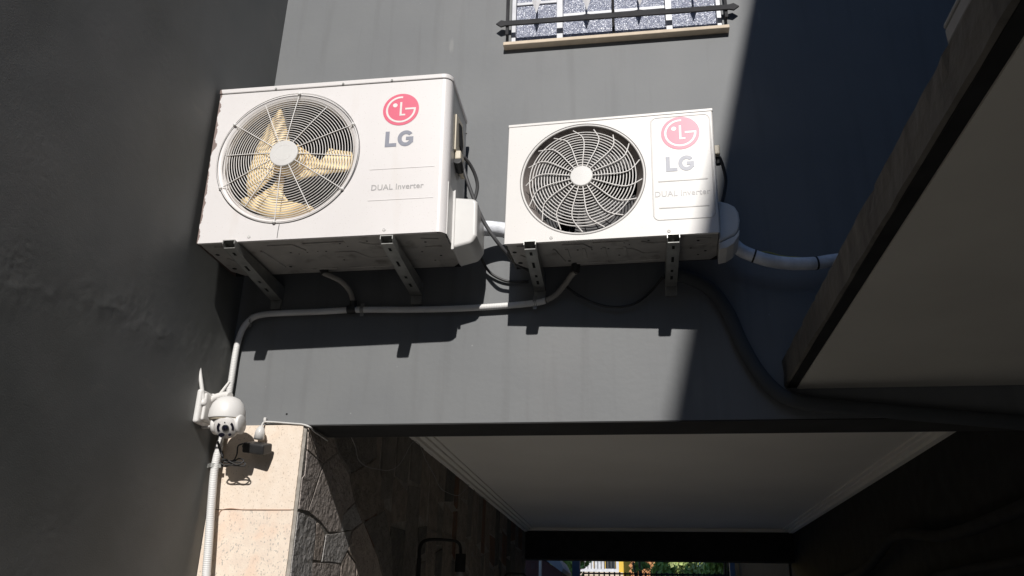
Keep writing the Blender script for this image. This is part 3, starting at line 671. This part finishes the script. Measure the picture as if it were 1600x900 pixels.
        MB().prism(sidepoly(((1122, 380), (1148, 368.5), (1156, 358), (1155, 368), (1147, 380), (1136, 387), (1122, 390)), .066), (0, .125, 0)).build('valve_cover_lip', M['camwhite'], t, .003)
        MB().box((W + .0005, .05, .325), (W + .020, .11, .362)).build('terminal_cover', M['cream'], t, .004)
        MB().cyl((W + .012, .08, .326), (W + .012, .08, .30), .010).build('rubber_gland', M['rubber'], t)
    return t, T

LA, RA_, SA = (-.0311, -.4081, -.2127), (.019, -.0119, .0163), (.8864, .6368, .312)
LB, RB_, SB = (1.0396, -.2948, -.2121), (.0004, .0138, -.0551), (.7227, .4797, .2208)
ua, TA = ac_unit('ac_outdoor_unit', LA, RA_, SA, 'larger white air conditioner unit with yellowed fan blades and scuffed left edge', True)
ub_, TB = ac_unit('ac_outdoor_unit', LB, RB_, SB, 'smaller glossy white air conditioner unit with dark fan under the window', False)

# ------------------------------------------------------------------ wall brackets
def bracket(x, yfront, ztop, lab, wd=.044):
    t = empty('wall_bracket', (x, 0, ztop)); tag(t, lab, 'bracket', 'steel brackets carrying the air conditioners')
    yf = -yfront; zf = -.31 - ztop; z0 = -.027; zm = zf + .035; h = wd / 2
    MB().box((-h, yf, -.003), (h, -.001, -.0005)).build('arm_plate', M['steel'], t)
    MB().prism([(-h + .0026, yf + .012, z0), (h - .0026, yf + .012, z0), (h - .0026, -.012, zm), (-h + .0026, -.012, zm)], (0, -.0003, .0025)).build('brace_plate', M['steel'], t)
    MB().box((-h + .0026, -.0115, zf), (h - .0026, -.001, zm - .001)).build('wall_foot', M['steel'], t)
    for s in (-1, 1):
        MB().prism([(s * h, yf, -.0032), (s * h, yf, z0 + .012), (s * h, yf + .016, z0 - .001), (s * h, -.012, zm - .001), (s * h, -.001, zf + .003), (s * h, -.001, -.0032)], (-s * .0025, 0, 0)).build('side_flange', M['steel'], t)
    L = Vector((0, -.012 - yf - .012, zm - z0)); n = L.cross(Vector((1, 0, 0))).normalized()
    if n.z > 0: n = -n
    for f, hl in ((.10, .010), (.36, .018), (.62, .008), (.78, .013)):
        c = Vector((0, yf + .012, z0)) + L * f + n * .0006; d = L.normalized() * hl
        MB().prism([c - d + Vector((-.0045, 0, 0)), c - d + Vector((.0045, 0, 0)), c + d + Vector((.0045, 0, 0)), c + d + Vector((-.0045, 0, 0))], n * .0004).build('slot', M['hole'], t)
    MB().cyl((0, yf + .05, -.012), (0, yf + .05, -.0035), .006, 6).build('bolt', M['steel'], t)
    return t
bracket(.098 + .004, .430, -.2145, 'bracket under the larger air conditioner next to the charcoal side wall')
bracket(.662, .424, -.2215, 'bracket under the larger air conditioner on the side nearer its grey side panel')
bracket(1.150 - .018, .318, -.2145, 'bracket under the smaller air conditioner beside the end of the conduit', wd=.042)
bracket(1.618 - .008, .338, -.2215, 'bracket under the smaller air conditioner at the edge of the big wall shadow', wd=.042)

# ------------------------------------------------------------------ pipes, conduit, cables
cp = []
for x, y, d in ((899, 425, .10), (893, 430, .085), (884, 443, .06), (868, 461, .035), (852, 470, .026), (838, 473, .024), (800, 477, .022), (720, 482, .021), (640, 484, .021), (560, 484, .021), (500, 487, .021), (450, 489, .021), (415, 491, .021), (396, 496, .022), (383, 508, .024), (374, 527, .026), (368, 552, .026), (362, 590, .028), (357, 620, .03), (351, 660, .035), (343, 695, .04), (335, 735, .045), (330, 790, .05), (326, 850, .052), (322, 905, .054), (318, 990, .056)):
    cp.append(at(x, y, 'y', -d))
cp.append(Vector((cp[-1].x, cp[-1].y, -2.0)))
o = empty('corrugated_conduit', cp[-1]); tag(o, 'pale corrugated conduit running along under both air conditioners and down past the camera', 'conduit'); K0 = Vector(cp[-1])
corrugated([p - K0 for p in cp[:5]], .0105, .02).build('drain_end', M['hose'], o)
corrugated([p - K0 for p in cp[4:21]], .0122).build('horizontal_run', M['conduit'], o)
corrugated([p - K0 for p in cp[20:]], .0148).build('vertical_run', M['conduit'], o)
def clamp(x, y, d, horiz=True, r=.0135):
    p = at(x, y, 'y', -d) - K0; b = MB()
    n = 10
    for i in range(n):
        a0, a1 = PI * i / n, PI * (i + 1) / n
        for rr in (0,):
            q = []
            for a in (a0, a1):
                c, s_ = math.cos(a) * r, math.sin(a) * r
                for L in (-.007, .007): q.append(p + (Vector((L, -s_, c)) if horiz else Vector((c, -s_, L))))
            b.add([q[0], q[1], q[3], q[2]], [(0, 1, 2, 3)], True)
    for s_ in (-1, 1):
        if horiz: b.box(p + Vector((-.007, -.001 + d * .0, s_ * r - (.0 if s_ > 0 else .012))), p + Vector((.007, .001, s_ * r + (.012 if s_ > 0 else 0))))
        else: b.box(p + Vector((s_ * r - (.0 if s_ > 0 else .014), -.001, -.007)), p + Vector((s_ * r + (.014 if s_ > 0 else 0), .001, .007)))
    b.build('saddle_clamp', M['steel'], o)
clamp(566, 484, .020); clamp(836, 473, .022); clamp(333, 728, .045, False, .0165); clamp(391, 501, .02)
hs = [(503, 424, .12), (508, 428, .115), (520, 433, .095), (533, 440, .07), (545, 453, .045), (551, 468, .03), (552, 484, .021)]
hp = [at(x, y, 'y', -d) for x, y, d in hs]; t = empty('drain_hose', hp[0]); tag(t, 'short grey drain hose dropping from the larger air conditioner to the conduit', 'hose'); H0 = hp[0].copy()
cable([p - H0 for p in hp], .0095, .01, 12).build('hose', M['hose'], t)
MB().cyl(Vector((0, .0, .02)), hp[1] - H0, .0155).build('drain_elbow', M['rubber'], t, .003)
MB().tube([at(543, 484, 'y', -.021) - H0, at(556, 483, 'y', -.021) - H0], .0165, 14).tube([at(552, 470, 'y', -.03) - H0, at(552, 482, 'y', -.022) - H0], .013, 14).build('tape_joint', M['rubber'], t)
q = at(900, 419, 'y', -.103); tag(MB().cyl(q + Vector((0, 0, .02)), q + Vector((-.004, .004, -.012)), .016).build('drain_elbow', M['rubber']), 'black rubber drain elbow under the smaller air conditioner', 'elbow')
def one(name, pts, r, m, lab, cat, step=.012, seg=8, group=None):
    P = [at(x, y, 'y', -d) for x, y, d in pts]; ob = cable(P, r, step, seg).build(name, m); tag(ob, lab, cat, group); return ob
one('power_cable', [(717, 236, .25), (722, 255, .25), (731, 285, .24), (744, 320, .22), (757, 348, .2), (774, 374, .18), (792, 396, .14), (806, 412, .1), (830, 425, .05)], .0068, M['cable'], 'dark grey cable hanging from the larger air conditioner across to the smaller one', 'cable')
one('power_cable', [(725, 245, .22), (735, 258, .19), (743, 275, .16), (746, 292, .14), (742, 310, .13), (735, 325, .13), (731, 345, .13)], .0068, M['cable'], 'dark grey cable loop between the larger air conditioner and the wall', 'cable')
one('power_cable', [(748, 392, .1), (756, 412, .04), (766, 426, .02), (780, 435, .015), (797, 440, .012), (830, 440, .012)], .0055, M['rubber'], 'black cable curving over the lit wall between the two air conditioners', 'cable')
one('power_cable', [(880, 442, .03), (898, 458, .03), (930, 474, .03), (962, 480, .03), (992, 474, .03), (1016, 456, .03), (1036, 432, .05)], .005, M['rubber'], 'black cable sagging in the shade under the smaller air conditioner', 'cable')
one('power_cable', [(1124, 245, .2), (1129, 258, .17), (1134, 280, .14), (1132, 300, .13), (1128, 318, .12)], .006, M['cable'], 'dark cable behind the smaller air conditioner on its shaded side', 'cable')
one('insulated_pipe', [(735, 362, .13), (752, 357, .11), (775, 358, .09), (795, 362, .08), (830, 380, .06)], .029, M['insul'], 'foil taped pipe running behind the smaller air conditioner from the larger one', 'pipe', seg=16)
P = [at(x, y, 'y', -d) for x, y, d in ((1128, 358, .15), (1140, 374, .14), (1156, 390, .13), (1178, 400, .125), (1205, 408, .12), (1240, 412, .115), (1275, 411, .11), (1310, 406, .1), (1400, 400, .1))]
t = empty('insulated_pipe', P[0]); tag(t, 'white taped pipe leaving the smaller air conditioner towards the concrete canopy', 'pipe'); 
b = cable([p - P[0] for p in P], .0225, .008, 18); b.build('insulation', M['insul'], t)
for a, c in ((3, 4), (6, 7)):
    d = (P[c] - P[a]).normalized(); m0 = P[a] - P[0]; MB().tube([m0 - d * .003, m0 + d * .003], .0245, 18).build('zip_tie', M['rubber'], t)
one('earth_wire', [(1182, 394, .12), (1200, 394, .12), (1222, 400, .12), (1245, 402, .12), (1262, 404, .118)], .0022, M['yg'], 'thin yellow and green wire lying on the white taped pipe', 'wire')
M['darkgrey'] = mat('dark_conduit_paint', (.07, .075, .08), None, .75, spec=.2)
one('dark_conduit', [(1040, 425, .05), (1075, 434, .035), (1110, 452, .035), (1138, 490, .035), (1158, 535, .035), (1184, 580, .035), (1215, 613, .035), (1250, 628, .035), (1320, 636, .035), (1420, 645, .035), (1620, 662, .035)], .0245, M['darkgrey'], 'thick dark painted conduit curving down the shaded wall to under the canopy', 'conduit', seg=16)

# ------------------------------------------------------------------ security camera
ct = empty('security_camera', (XC, -.12, -.74)); tag(ct, 'white dome security camera with two antennas on the charcoal wall corner', 'security camera'); C0 = Vector((XC, -.12, -.74))
def rbox(name, a, c, m, bev, par=ct, T=None): return MB().box(Vector(a), Vector(c), T).build(name, m, par, bev, 4)
pq = [at(303, 617, 'x', XC + .022), at(325, 612, 'x', XC + .022), at(330, 663, 'x', XC + .022), at(303, 657, 'x', XC + .022)]
yc = -.135; 
rbox('wall_plate', (.0005, -.085, -.058), (.022, .022, .062), M['camwhite'], .009)
rbox('wall_plate_cover', (.0225, -.072, -.046), (.034, .010, .05), M['camwhite'], .006)
DC = Vector((.055, -.165, -.767)) - C0         # dome centre
MB().tube(smooth_path([(.030, -.025, .035), (.05, -.03, .045), (.085, -.035, .05), (.105, -.042, .045)], .008), .013, 14, rf=None).build('arm', M['camwhite'], ct)
ax = Vector((.0, -.10, 1)).normalized()
MB().lathe([(.0001, .068), (.02, .066), (.038, .058), (.052, .042), (.060, .020), (.063, -.004), (.062, -.010)], DC, ax, 48).build('housing', M['camwhite'], ct)
MB().lathe([(.0605, -.0085), (.0585, -.014), (.055, -.018)], DC, ax, 48).build('seam_ring', M['cream'], ct)
# yoke and ball head facing the courtyard
look = Vector((.22, -.80, -.50)).normalized(); hc = DC + Vector((.012, -.008, -.034))
b = MB(); b.lathe([(.0001, -.046)] + [(.047 * math.sin(rad(a)), -.046 * math.cos(rad(a))) for a in range(15, 128, 12)] + [(.0385, .0275), (.0385, .030)], hc, look, 48)
b.build('ball_head', M['camwhite'], ct)
b = MB()
for s_ in (-1, 1):
    b.lathe([(.0001, .0), (.032, .0), (.034, .003), (.034, .010), (.030, .013), (.0001, .013)], hc + Vector((s_ * .0445 - (.0065 if s_ < 0 else .0065), .004, .002)), (1, 0, 0), 28)
b.build('yoke', M['camwhite'], ct)
face = hc + look * .0302; U_ = Vector((1, 0, 0)); U_ = (U_ - look * U_.dot(look)).normalized(); V_ = U_.cross(look) * 1.0
if V_.z < 0: V_ = -V_
MB().lathe([(.0385, -.002), (.037, .001), (.0001, .0025)], face, look, 40).build('face_plate', M['logo_white'], ct)
MB().lathe([(.012, .0), (.012, .005), (.010, .006), (.0095, .0035), (.0001, .003)], face, look, 28).build('lens_ring', M['cable'], ct)
MB().lathe([(.0085, .0055), (.006, .0075), (.0001, .0082)], face, look, 24).build('lens', M['lens'], ct)
def facewin(pts, name='led_window'):
    P = [face + look * .0018 + U_ * x + V_ * y for x, y in pts]; MB().prism(P, look * .0016).build(name, M['lens'], ct)
def arcwin(a0, a1, r0, r1):
    n = 8; A_ = [(r1 * math.cos(rad(a0 + (a1 - a0) * i / n)), r1 * math.sin(rad(a0 + (a1 - a0) * i / n))) for i in range(n + 1)]; B_ = [(r0 * math.cos(rad(a0 + (a1 - a0) * i / n)), r0 * math.sin(rad(a0 + (a1 - a0) * i / n))) for i in range(n, -1, -1)]; facewin(A_ + B_)
arcwin(136, 204, .021, .029); arcwin(-24, 36, .021, .029)
facewin([(-.016 + .0 + .011 * math.cos(2 * PI * i / 12), -.0235 + .0075 * math.sin(2 * PI * i / 12)) for i in range(12)])
facewin([(.012 + .0055 * math.cos(2 * PI * i / 12), -.0255 + .005 * math.sin(2 * PI * i / 12)) for i in range(12)])
facewin([(.002 * math.cos(2 * PI * i / 8), .020 + .002 * math.sin(2 * PI * i / 8)) for i in range(8)], 'sensor')
def antenna(a, c, w0, w1):
    a = Vector(a); c = Vector(c); MB().tube([a, a.lerp(c, .15), a.lerp(c, .9), c], w0, 10, rf=lambda i: (w0 * .9, w0, w1, w1 * .8)[i]).build('antenna', M['camwhite'], ct)
a0 = at(318, 628, 'y', -.190) - C0; a1 = at(311, 571, 'y', -.205) - C0; antenna(a0, a1, .0072, .0068)
a0 = at(340, 622, 'y', -.09) - C0; a1 = at(359, 596, 'y', -.09) - C0; antenna(a0, a1, .0075, .005)
a0 = at(317, 632, 'y', -.188) - C0; MB().lathe([(.0001, 0), (.011, 0), (.012, .01), (.008, .026), (.0001, .026)], a0 + Vector((0, 0, -.004)), (0, 0, 1), 18).build('antenna_hinge', M['camwhite'], ct)
a0 = at(333, 620, 'y', -.10) - C0; MB().lathe([(.0001, 0), (.009, 0), (.010, .008), (.006, .016), (.0001, .016)], a0 + Vector((0, 0, -.006)), (0, 0, 1), 18).build('antenna_hinge', M['camwhite'], ct)
P = [at(x, y, 'y', -d) - C0 for x, y, d in ((312, 660, .13), (316, 668, .13), (326, 667, .14), (336, 662, .15))]
cable(P, .0042, .004).build('lead', M['camwhite'], ct)
P = [at(x, y, 'y', -d) - C0 for x, y, d in ((340, 690, .12), (345, 705, .10), (349, 714, .09))]
cable(P, .0045, .004).build('pigtail', M['cable'], ct)
# coiled lead, adapter and plug
pts = [(347, 712, .085), (352, 722, .085), (368, 722, .08), (382, 723, .08), (381, 728, .082), (366, 727, .085), (350, 726, .088), (344, 722, .088), (352, 718, .09), (370, 726, .09), (381, 720, .085), (372, 717, .08), (356, 728, .08), (346, 727, .08), (350, 720, .078), (364, 720, .07), (370, 710, .06), (372, 697, .05), (380, 693, .045)]
one('coiled_lead', pts, .0026, M['rubber'], 'thin black lead tied in a figure of eight under the security camera', 'lead', .004)
ad = empty('power_adapter', at(402, 700, 'y', -.05)); ad.rotation_euler = (rad(18), rad(9), rad(-8)); tag(ad, 'black plastic power adapter block hanging on the granite pier', 'power adapter')
MB().box((-.044, -.028, -.018), (.044, .028, .018)).build('body', M['rubber'], ad, .006, 3)
MB().box((-.0445, -.02, .0), (-.043, -.018, .014)).build('status_light', M['plastic'], ad)
MB().cyl((-.044, 0, 0), (-.060, 0, 0), .006).build('strain_relief', M['rubber'], ad)
pg = empty('mains_plug', at(406, 678, 'y', -.04)); pg.rotation_euler = (0, rad(3), 0); tag(pg, 'white plug joined to the top of the black power adapter', 'plug')
MB().lathe([(.0001, .030), (.006, .029), (.013, .020), (.017, .008), (.018, -.02), (.0001, -.02)], (0, 0, 0), (0, 0, 1), 24).build('body', M['plastic'], pg)
b = MB()
for i in range(5): b.box((-.0185, -.006, -.016 + i * .005), (.0185, .006, -.0145 + i * .005))
b.build('grip_ribs', M['plastic'], pg)['kind'] = 'stuff'
P = [at(x, y, 'y', -d) for x, y, d in ((408, 669, .04), (411, 661, .022), (416, 659, .012), (435, 660, .008), (460, 662, .008), (472, 663, .007), (484, 667, .005))] + [Vector((XS + .025, .03, -.78)), Vector((XS + .03, .09, -.785)), Vector((XS + .035, .15, -.79))]
tag(cable(P, .0032, .006).build('white_cable', M['plastic']), 'white cable running from the plug along the top of the granite pier', 'cable')
hp_ = at(448, 647, 'y', -.0006); tag(MB().lathe([(.0001, 0), (.004, 0)], hp_, (0, 1, 0), 10, smooth=False).build('drill_hole', M['hole']), 'small dark drill hole in the grey wall above the granite pier', 'hole')
p = at(414, 656, 'y', -.008); tag(MB().box(p + Vector((-.004, -.006, -.006)), p + Vector((.006, .006, .008))).build('cable_tie', M['plastic'], None, .002), 'small white tie fixing the white cable to the grey wall', 'cable tie')
# thin wires on the stone wall
def onx(name, pts, r, m, lab, cat, dx=.02):
    tag(cable([at(x, y, 'x', XS + dx) for x, y in pts], r, .02, 6).build(name, m), lab, cat)
onx('thin_wire', [(548, 681), (556, 700), (560, 718), (573, 729), (590, 733), (607, 735), (622, 728), (633, 712), (640, 698), (647, 690), (655, 694), (665, 718), (678, 742), (688, 762), (700, 770), (716, 774), (728, 764)], .0018, M['steel'], 'thin pale wire looping along the shaded stone wall', 'wire')
onx('thin_wire', [(731, 757), (738, 761), (746, 772), (756, 778), (764, 783), (780, 792)], .002, M['steel'], 'short pale wire under the cornice at the far part of the stone wall', 'wire')

# ------------------------------------------------------------------ passage lamps and pipes
def lamp(px, lab, dy=0):
    base = at(px[0][0], px[0][1], 'x', XS + .03)
    t = empty('wall_lamp', base); tag(t, lab, 'lamp', 'black gooseneck lamps on the stone wall'); 
    P = [at(x, y, 'x', XS + .06) - base for x, y in px[1]]
    MB().tube(smooth_path(P, .01), .009, 10).build('arm', M['black_paint'], t)
    e = P[-1]; MB().cyl(e + Vector((0, 0, .01)), e + Vector((0, 0, -.10)), .033, 20).build('socket', M['black_paint'], t, .004)
    MB().lathe([(.0001, -.21), (.02, -.2), (.034, -.17), (.03, -.13), (.02, -.1)], e, (0, 0, 1), 20).build('bulb', mat('bulb_glass', (.35, .35, .35), None, .2), t)
    s = P[0]; MB().lathe([(.0001, -.03), (.05, -.03), (.055, .0), (.0001, .01)], Vector((0.0, s.y, s.z - .18)), (1, 0, 0), 24).build('wall_mount', M['black_paint'], t)
    MB().tube([s, s + Vector((0, 0, -.2)), Vector((.0, s.y, s.z - .2))], .012, 8).build('stem', M['black_paint'], t)
lamp(((650, 885), [(655, 872), (656, 856), (662, 846), (676, 843), (700, 844), (713, 846), (719, 853), (720, 868)]), 'black gooseneck lamp with a glass bulb on the near part of the stone wall')
lamp(((790, 902), [(790, 905), (790, 899), (795, 896), (808, 896), (818, 897), (822, 902), (823, 910)]), 'black lamp on the stone wall close to the far beam')
tag(cable([Vector((XR - .06, .4, -.95)), Vector((XR - .06, 1.5, -.98)), Vector((XR - .06, 2.4, -.9)), Vector((XR - .06, 3.4, -1.05)), Vector((XR - .06, 5.8, -1.0))], .03, .04, 12).build('dark_pipe', M['black_paint']), 'black pipe running along the dark right wall of the passage', 'pipe')
tag(cable([Vector((XR - .06, .4, -1.15)), Vector((XR - .06, 1.8, -1.15)), Vector((XR - .06, 3.0, -1.2)), Vector((XR - .06, 5.8, -1.15))], .02, .04, 12).build('dark_pipe', M['black_paint']), 'thinner black pipe below the other on the dark passage wall', 'pipe')

# ------------------------------------------------------------------ beyond the passage
def rect(px0, py0, px1, py1, Y, th=.1):
    a = at(px0, py0, 'y', Y); c = at(px1, py1, 'y', Y); return (min(a.x, c.x), Y, min(a.z, c.z)), (max(a.x, c.x), Y + th, max(a.z, c.z))
yh = empty('yellow_house', (0, 17, ZG)); tag(yh, 'bright yellow house wall with a barred white window beyond the passage', 'house'); YH = Vector((0, 17, ZG))
a0 = at(880, 900, 'y', 17); a1 = at(986, 900, 'y', 17)
MB().box(Vector((a0.x - 4, 17, ZG)) - YH, Vector((a1.x, 21, 2.2)) - YH).build('wall', M['yellow'], yh)
ra, rb = rect(911, 868, 963, 889, 16.99); ra, rb = Vector(ra), Vector(rb); rb.z += .9
fr = MB().box(Vector((ra.x - .06, 16.94, ra.z - .07)) - YH, Vector((rb.x + .06, 17.0, ra.z)) - YH).box(Vector((ra.x - .06, 16.94, rb.z)) - YH, Vector((rb.x + .06, 17.0, rb.z + .07)) - YH).box(Vector((ra.x - .06, 16.941, ra.z)) - YH, Vector((ra.x, 17, rb.z)) - YH).box(Vector((rb.x, 16.941, ra.z)) - YH, Vector((rb.x + .06, 17, rb.z)) - YH).build('window_frame', M['frame'], yh)
wdt = rb.x - ra.x
for i in range(3):
    MB().box(Vector((ra.x + wdt * i / 3 + .012, 16.97, ra.z)) - YH, Vector((ra.x + wdt * (i + 1) / 3 - .012, 16.99, rb.z)) - YH).build('pane', M['frame'] if i < 2 else M['darkglass'], yh)
for i in range(10):
    x = ra.x + wdt * (i + .5) / 10; MB().box(Vector((x - .009, 16.925, ra.z)) - YH, Vector((x + .009, 16.938, rb.z)) - YH).build('window_bar', M['cable'], yh)
MB().box(Vector((ra.x - .15, 16.86, ra.z - .16)) - YH, Vector((rb.x + .15, 16.995, ra.z - .08)) - YH).build('sill', M['sill'], yh)
lt = empty('lattice_wall', (a1.x, 15, ZG)); tag(lt, 'orange pierced block wall beside the yellow house', 'wall'); LW = Vector((a1.x, 15, ZG))
l0 = at(986, 900, 'y', 15); l1 = at(1064, 900, 'y', 15)
MB().box(Vector((l0.x, 15.08, ZG)) - LW, Vector((l1.x, 15.12, 1.6)) - LW).build('backing', M['cable'], lt)
bm_ = None; zz = l0.z - .35; row = 0; first = None
while zz < l0.z + .8:
    x = l0.x + (.055 if row % 2 else 0)
    while x < l1.x:
        if first is None:
            first = MB(); first.prism([(-.045, 0, 0), (0, 0, -.045), (.045, 0, 0), (0, 0, .045)], (0, .06, 0)); ob = first.build('block', M['brickorange'], lt); me = ob.data
        else: ob = link('block', me, None, lt)
        ob.location = Vector((x, 15, zz)) - LW; x += .11
    zz += .055; row += 1
def tree(name, px, py, Y, r, n, m, lab):
    c = at(px, py, 'y', Y); t = empty(name, (c.x, Y, ZG)); tag(t, lab, 'tree'); base = Vector((c.x, Y, ZG))
    MB().tube([(0, 0, 0), (.03, 0, (c.z - ZG) * .5), (0, .02, c.z - ZG)], .07, 8, rf=lambda i: (.08, .06, .03)[i]).build('trunk', M['bark'], t)
    b = MB()
    for k in range(5):
        a = random.uniform(0, 2 * PI); b.tube([(0, 0, (c.z - ZG) * .7), (r * .8 * math.cos(a), r * .6 * math.sin(a), c.z - ZG + random.uniform(-.2, r * .6))], .02, 5)
    b.build('branches', M['bark'], t)
    b = MB(); cl = [Vector((random.gauss(0, r * .45), random.gauss(0, r * .35), random.gauss(0, r * .4))) for _ in range(14)]
    for i in range(n):
        p = random.choice(cl) + Vector([random.gauss(0, r * .16) for _ in range(3)]) + Vector((0, 0, c.z - ZG)); s = random.uniform(.035, .075)
        q = Euler([random.uniform(0, 2 * PI) for _ in range(3)]).to_matrix(); b.add([p + q @ Vector(v) * s for v in ((-1, 0, 0), (0, -.5, .1), (1, 0, 0), (0, .5, .1))], [(0, 1, 2, 3)])
    b.build('crown', m, t)['kind'] = 'stuff'
tree('tree', 884, 880, 12.5, .38, 900, M['leaf'], 'small dark leaved tree left of the yellow house window')
tree('tree', 1040, 892, 13, .26, 320, M['leaf'], 'green tree in front of the orange block wall')
tree('tree', 1085, 882, 13.6, .6, 2200, M['leaf2'], 'pale leaved tree right of the orange block wall')
tree('tree', 1125, 880, 12.6, .42, 1500, M['leaf'], 'green tree beside the dark gate post')
tree('tree', 1000, 884, 12.8, .16, 90, M['leaf'], 'low sprig of leaves over the end of the yellow wall')
fe = empty('iron_fence', (0, 11.6, ZG)); tag(fe, 'dark iron fence in front of the yellow house', 'fence'); FE = Vector((0, 11.6, ZG))
fa = at(912, 893, 'y', 11.6); fb = at(1150, 893, 'y', 11.6)
MB().box(Vector((fa.x, 11.59, fa.z - .04)) - FE, Vector((fb.x, 11.61, fa.z - .015)) - FE).build('rail', M['black_paint'], fe); MB().box(Vector((fa.x, 11.59, -2.6)) - FE, Vector((fb.x, 11.61, -2.56)) - FE).build('rail', M['black_paint'], fe)
pm = None; x = fa.x
while x < fb.x:
    if pm is None: ob = MB().box((-.012, -.006, 0), (.012, .006, fa.z - ZG)).build('picket', M['black_paint'], fe); pm = ob.data
    else: ob = link('picket', pm, None, fe)
    ob.location = Vector((x, 11.6, ZG)) - FE; x += .085
def block(name, px0, px1, py1, Y, m, lab, cat, th=.15, top=None):
    a = at(px0, 895, 'y', Y); c = at(px1, 895, 'y', Y); z1 = at(px0, py1, 'y', Y).z if top is None else top
    return tag(MB().box((a.x, Y, ZG), (c.x, Y + th, z1)).build(name, m, None, .004), lab, cat)
block('gate_post', 894, 906, 860, 10.5, M['bluepost'], 'blue grey post in front of the small dark tree', 'post', .14)
block('gate_post', 1141, 1149, 860, 10.8, M['bluepost'], 'dark post right of the green trees', 'post', .1)
bn = empty('banner', at(834, 895, 'y', 8)); tag(bn, 'dark maroon banner hanging at the left end of the passage mouth', 'banner'); a = at(823, 895, 'y', 8); c = at(841, 868, 'y', 8); BN = Vector(bn.location)
MB().box(Vector((a.x, 8, a.z - .6)) - BN, Vector((c.x, 8.02, c.z)) - BN).build('cloth', M['maroon'], bn)
b = MB()
for i in range(7): p = at(825 + i * 1.6, 874, 'y', 7.996) - BN; b.box(p, p + Vector((.006, .003, -.016)))
for i in range(2): p = at(831 + i * 3, 880, 'y', 7.996) - BN; b.box(p, p + Vector((.005, .003, -.07)))
b.build('faint_print', M['cable'], bn)
block('downpipe', 842, 846, 860, 8.6, M['sidepanel'], 'grey downpipe beside the maroon banner', 'pipe', .05)
sh = empty('lean_to', at(862, 900, 'y', 9.5)); tag(sh, 'dark red shed with a sloping blue grey roof edge', 'shed'); SH = Vector(sh.location)
P = [at(x, y, 'y', 9.5) - SH for x, y in ((846, 873), (877, 892), (877, 960), (846, 960))]; MB().box((P[0].x - 1.2, -.01, P[2].z - 1), (P[0].x - .005, 1.2, P[0].z + .6)).build('side_wall', M['maroon'], sh); MB().prism(P, (0, 1.2, 0)).build('wall', M['maroon'], sh)
P = [at(x, y, 'y', 9.4) - SH for x, y in ((844, 869), (872, 871), (880, 888), (878, 894))]; MB().prism(P, (0, 1.5, 0)).build('roof', M['roofblue'], sh)
tag(MB().box((2.97, 6.34, ZG), (3.3, 15, .4)).build('boundary_wall', M['black_paint']), 'dark wall at the right end of the passage view beside the brown shed', 'wall')
rs = empty('brown_shed', at(1190, 900, 'y', 12)); tag(rs, 'brown boarded shed at the right end of the passage view', 'shed'); RS = Vector(rs.location)
P = [at(x, y, 'y', 12) - RS for x, y in ((1150, 862), (1196, 862), (1212, 888), (1150, 889))]; MB().prism(P, (0, 1, 0)).build('upper_boards', mat('brown_boards', (.13, .10, .06), None, .8), rs)
P = [at(x, y, 'y', 12.1) - RS for x, y in ((1150, 890.5), (1222, 889.5), (1226, 960), (1150, 960))]; MB().prism(P, (0, 1, 0)).build('lower_boards', mat('grey_boards', (.12, .11, .09), None, .8), rs)
tag(cable([at(x, y, 'y', 11) for x, y in ((1157, 862), (1158, 876), (1162, 889), (1172, 899), (1190, 915))], .012, .05, 6).build('bent_pipe', M['cream']), 'pale bent pipe in front of the brown shed', 'pipe')
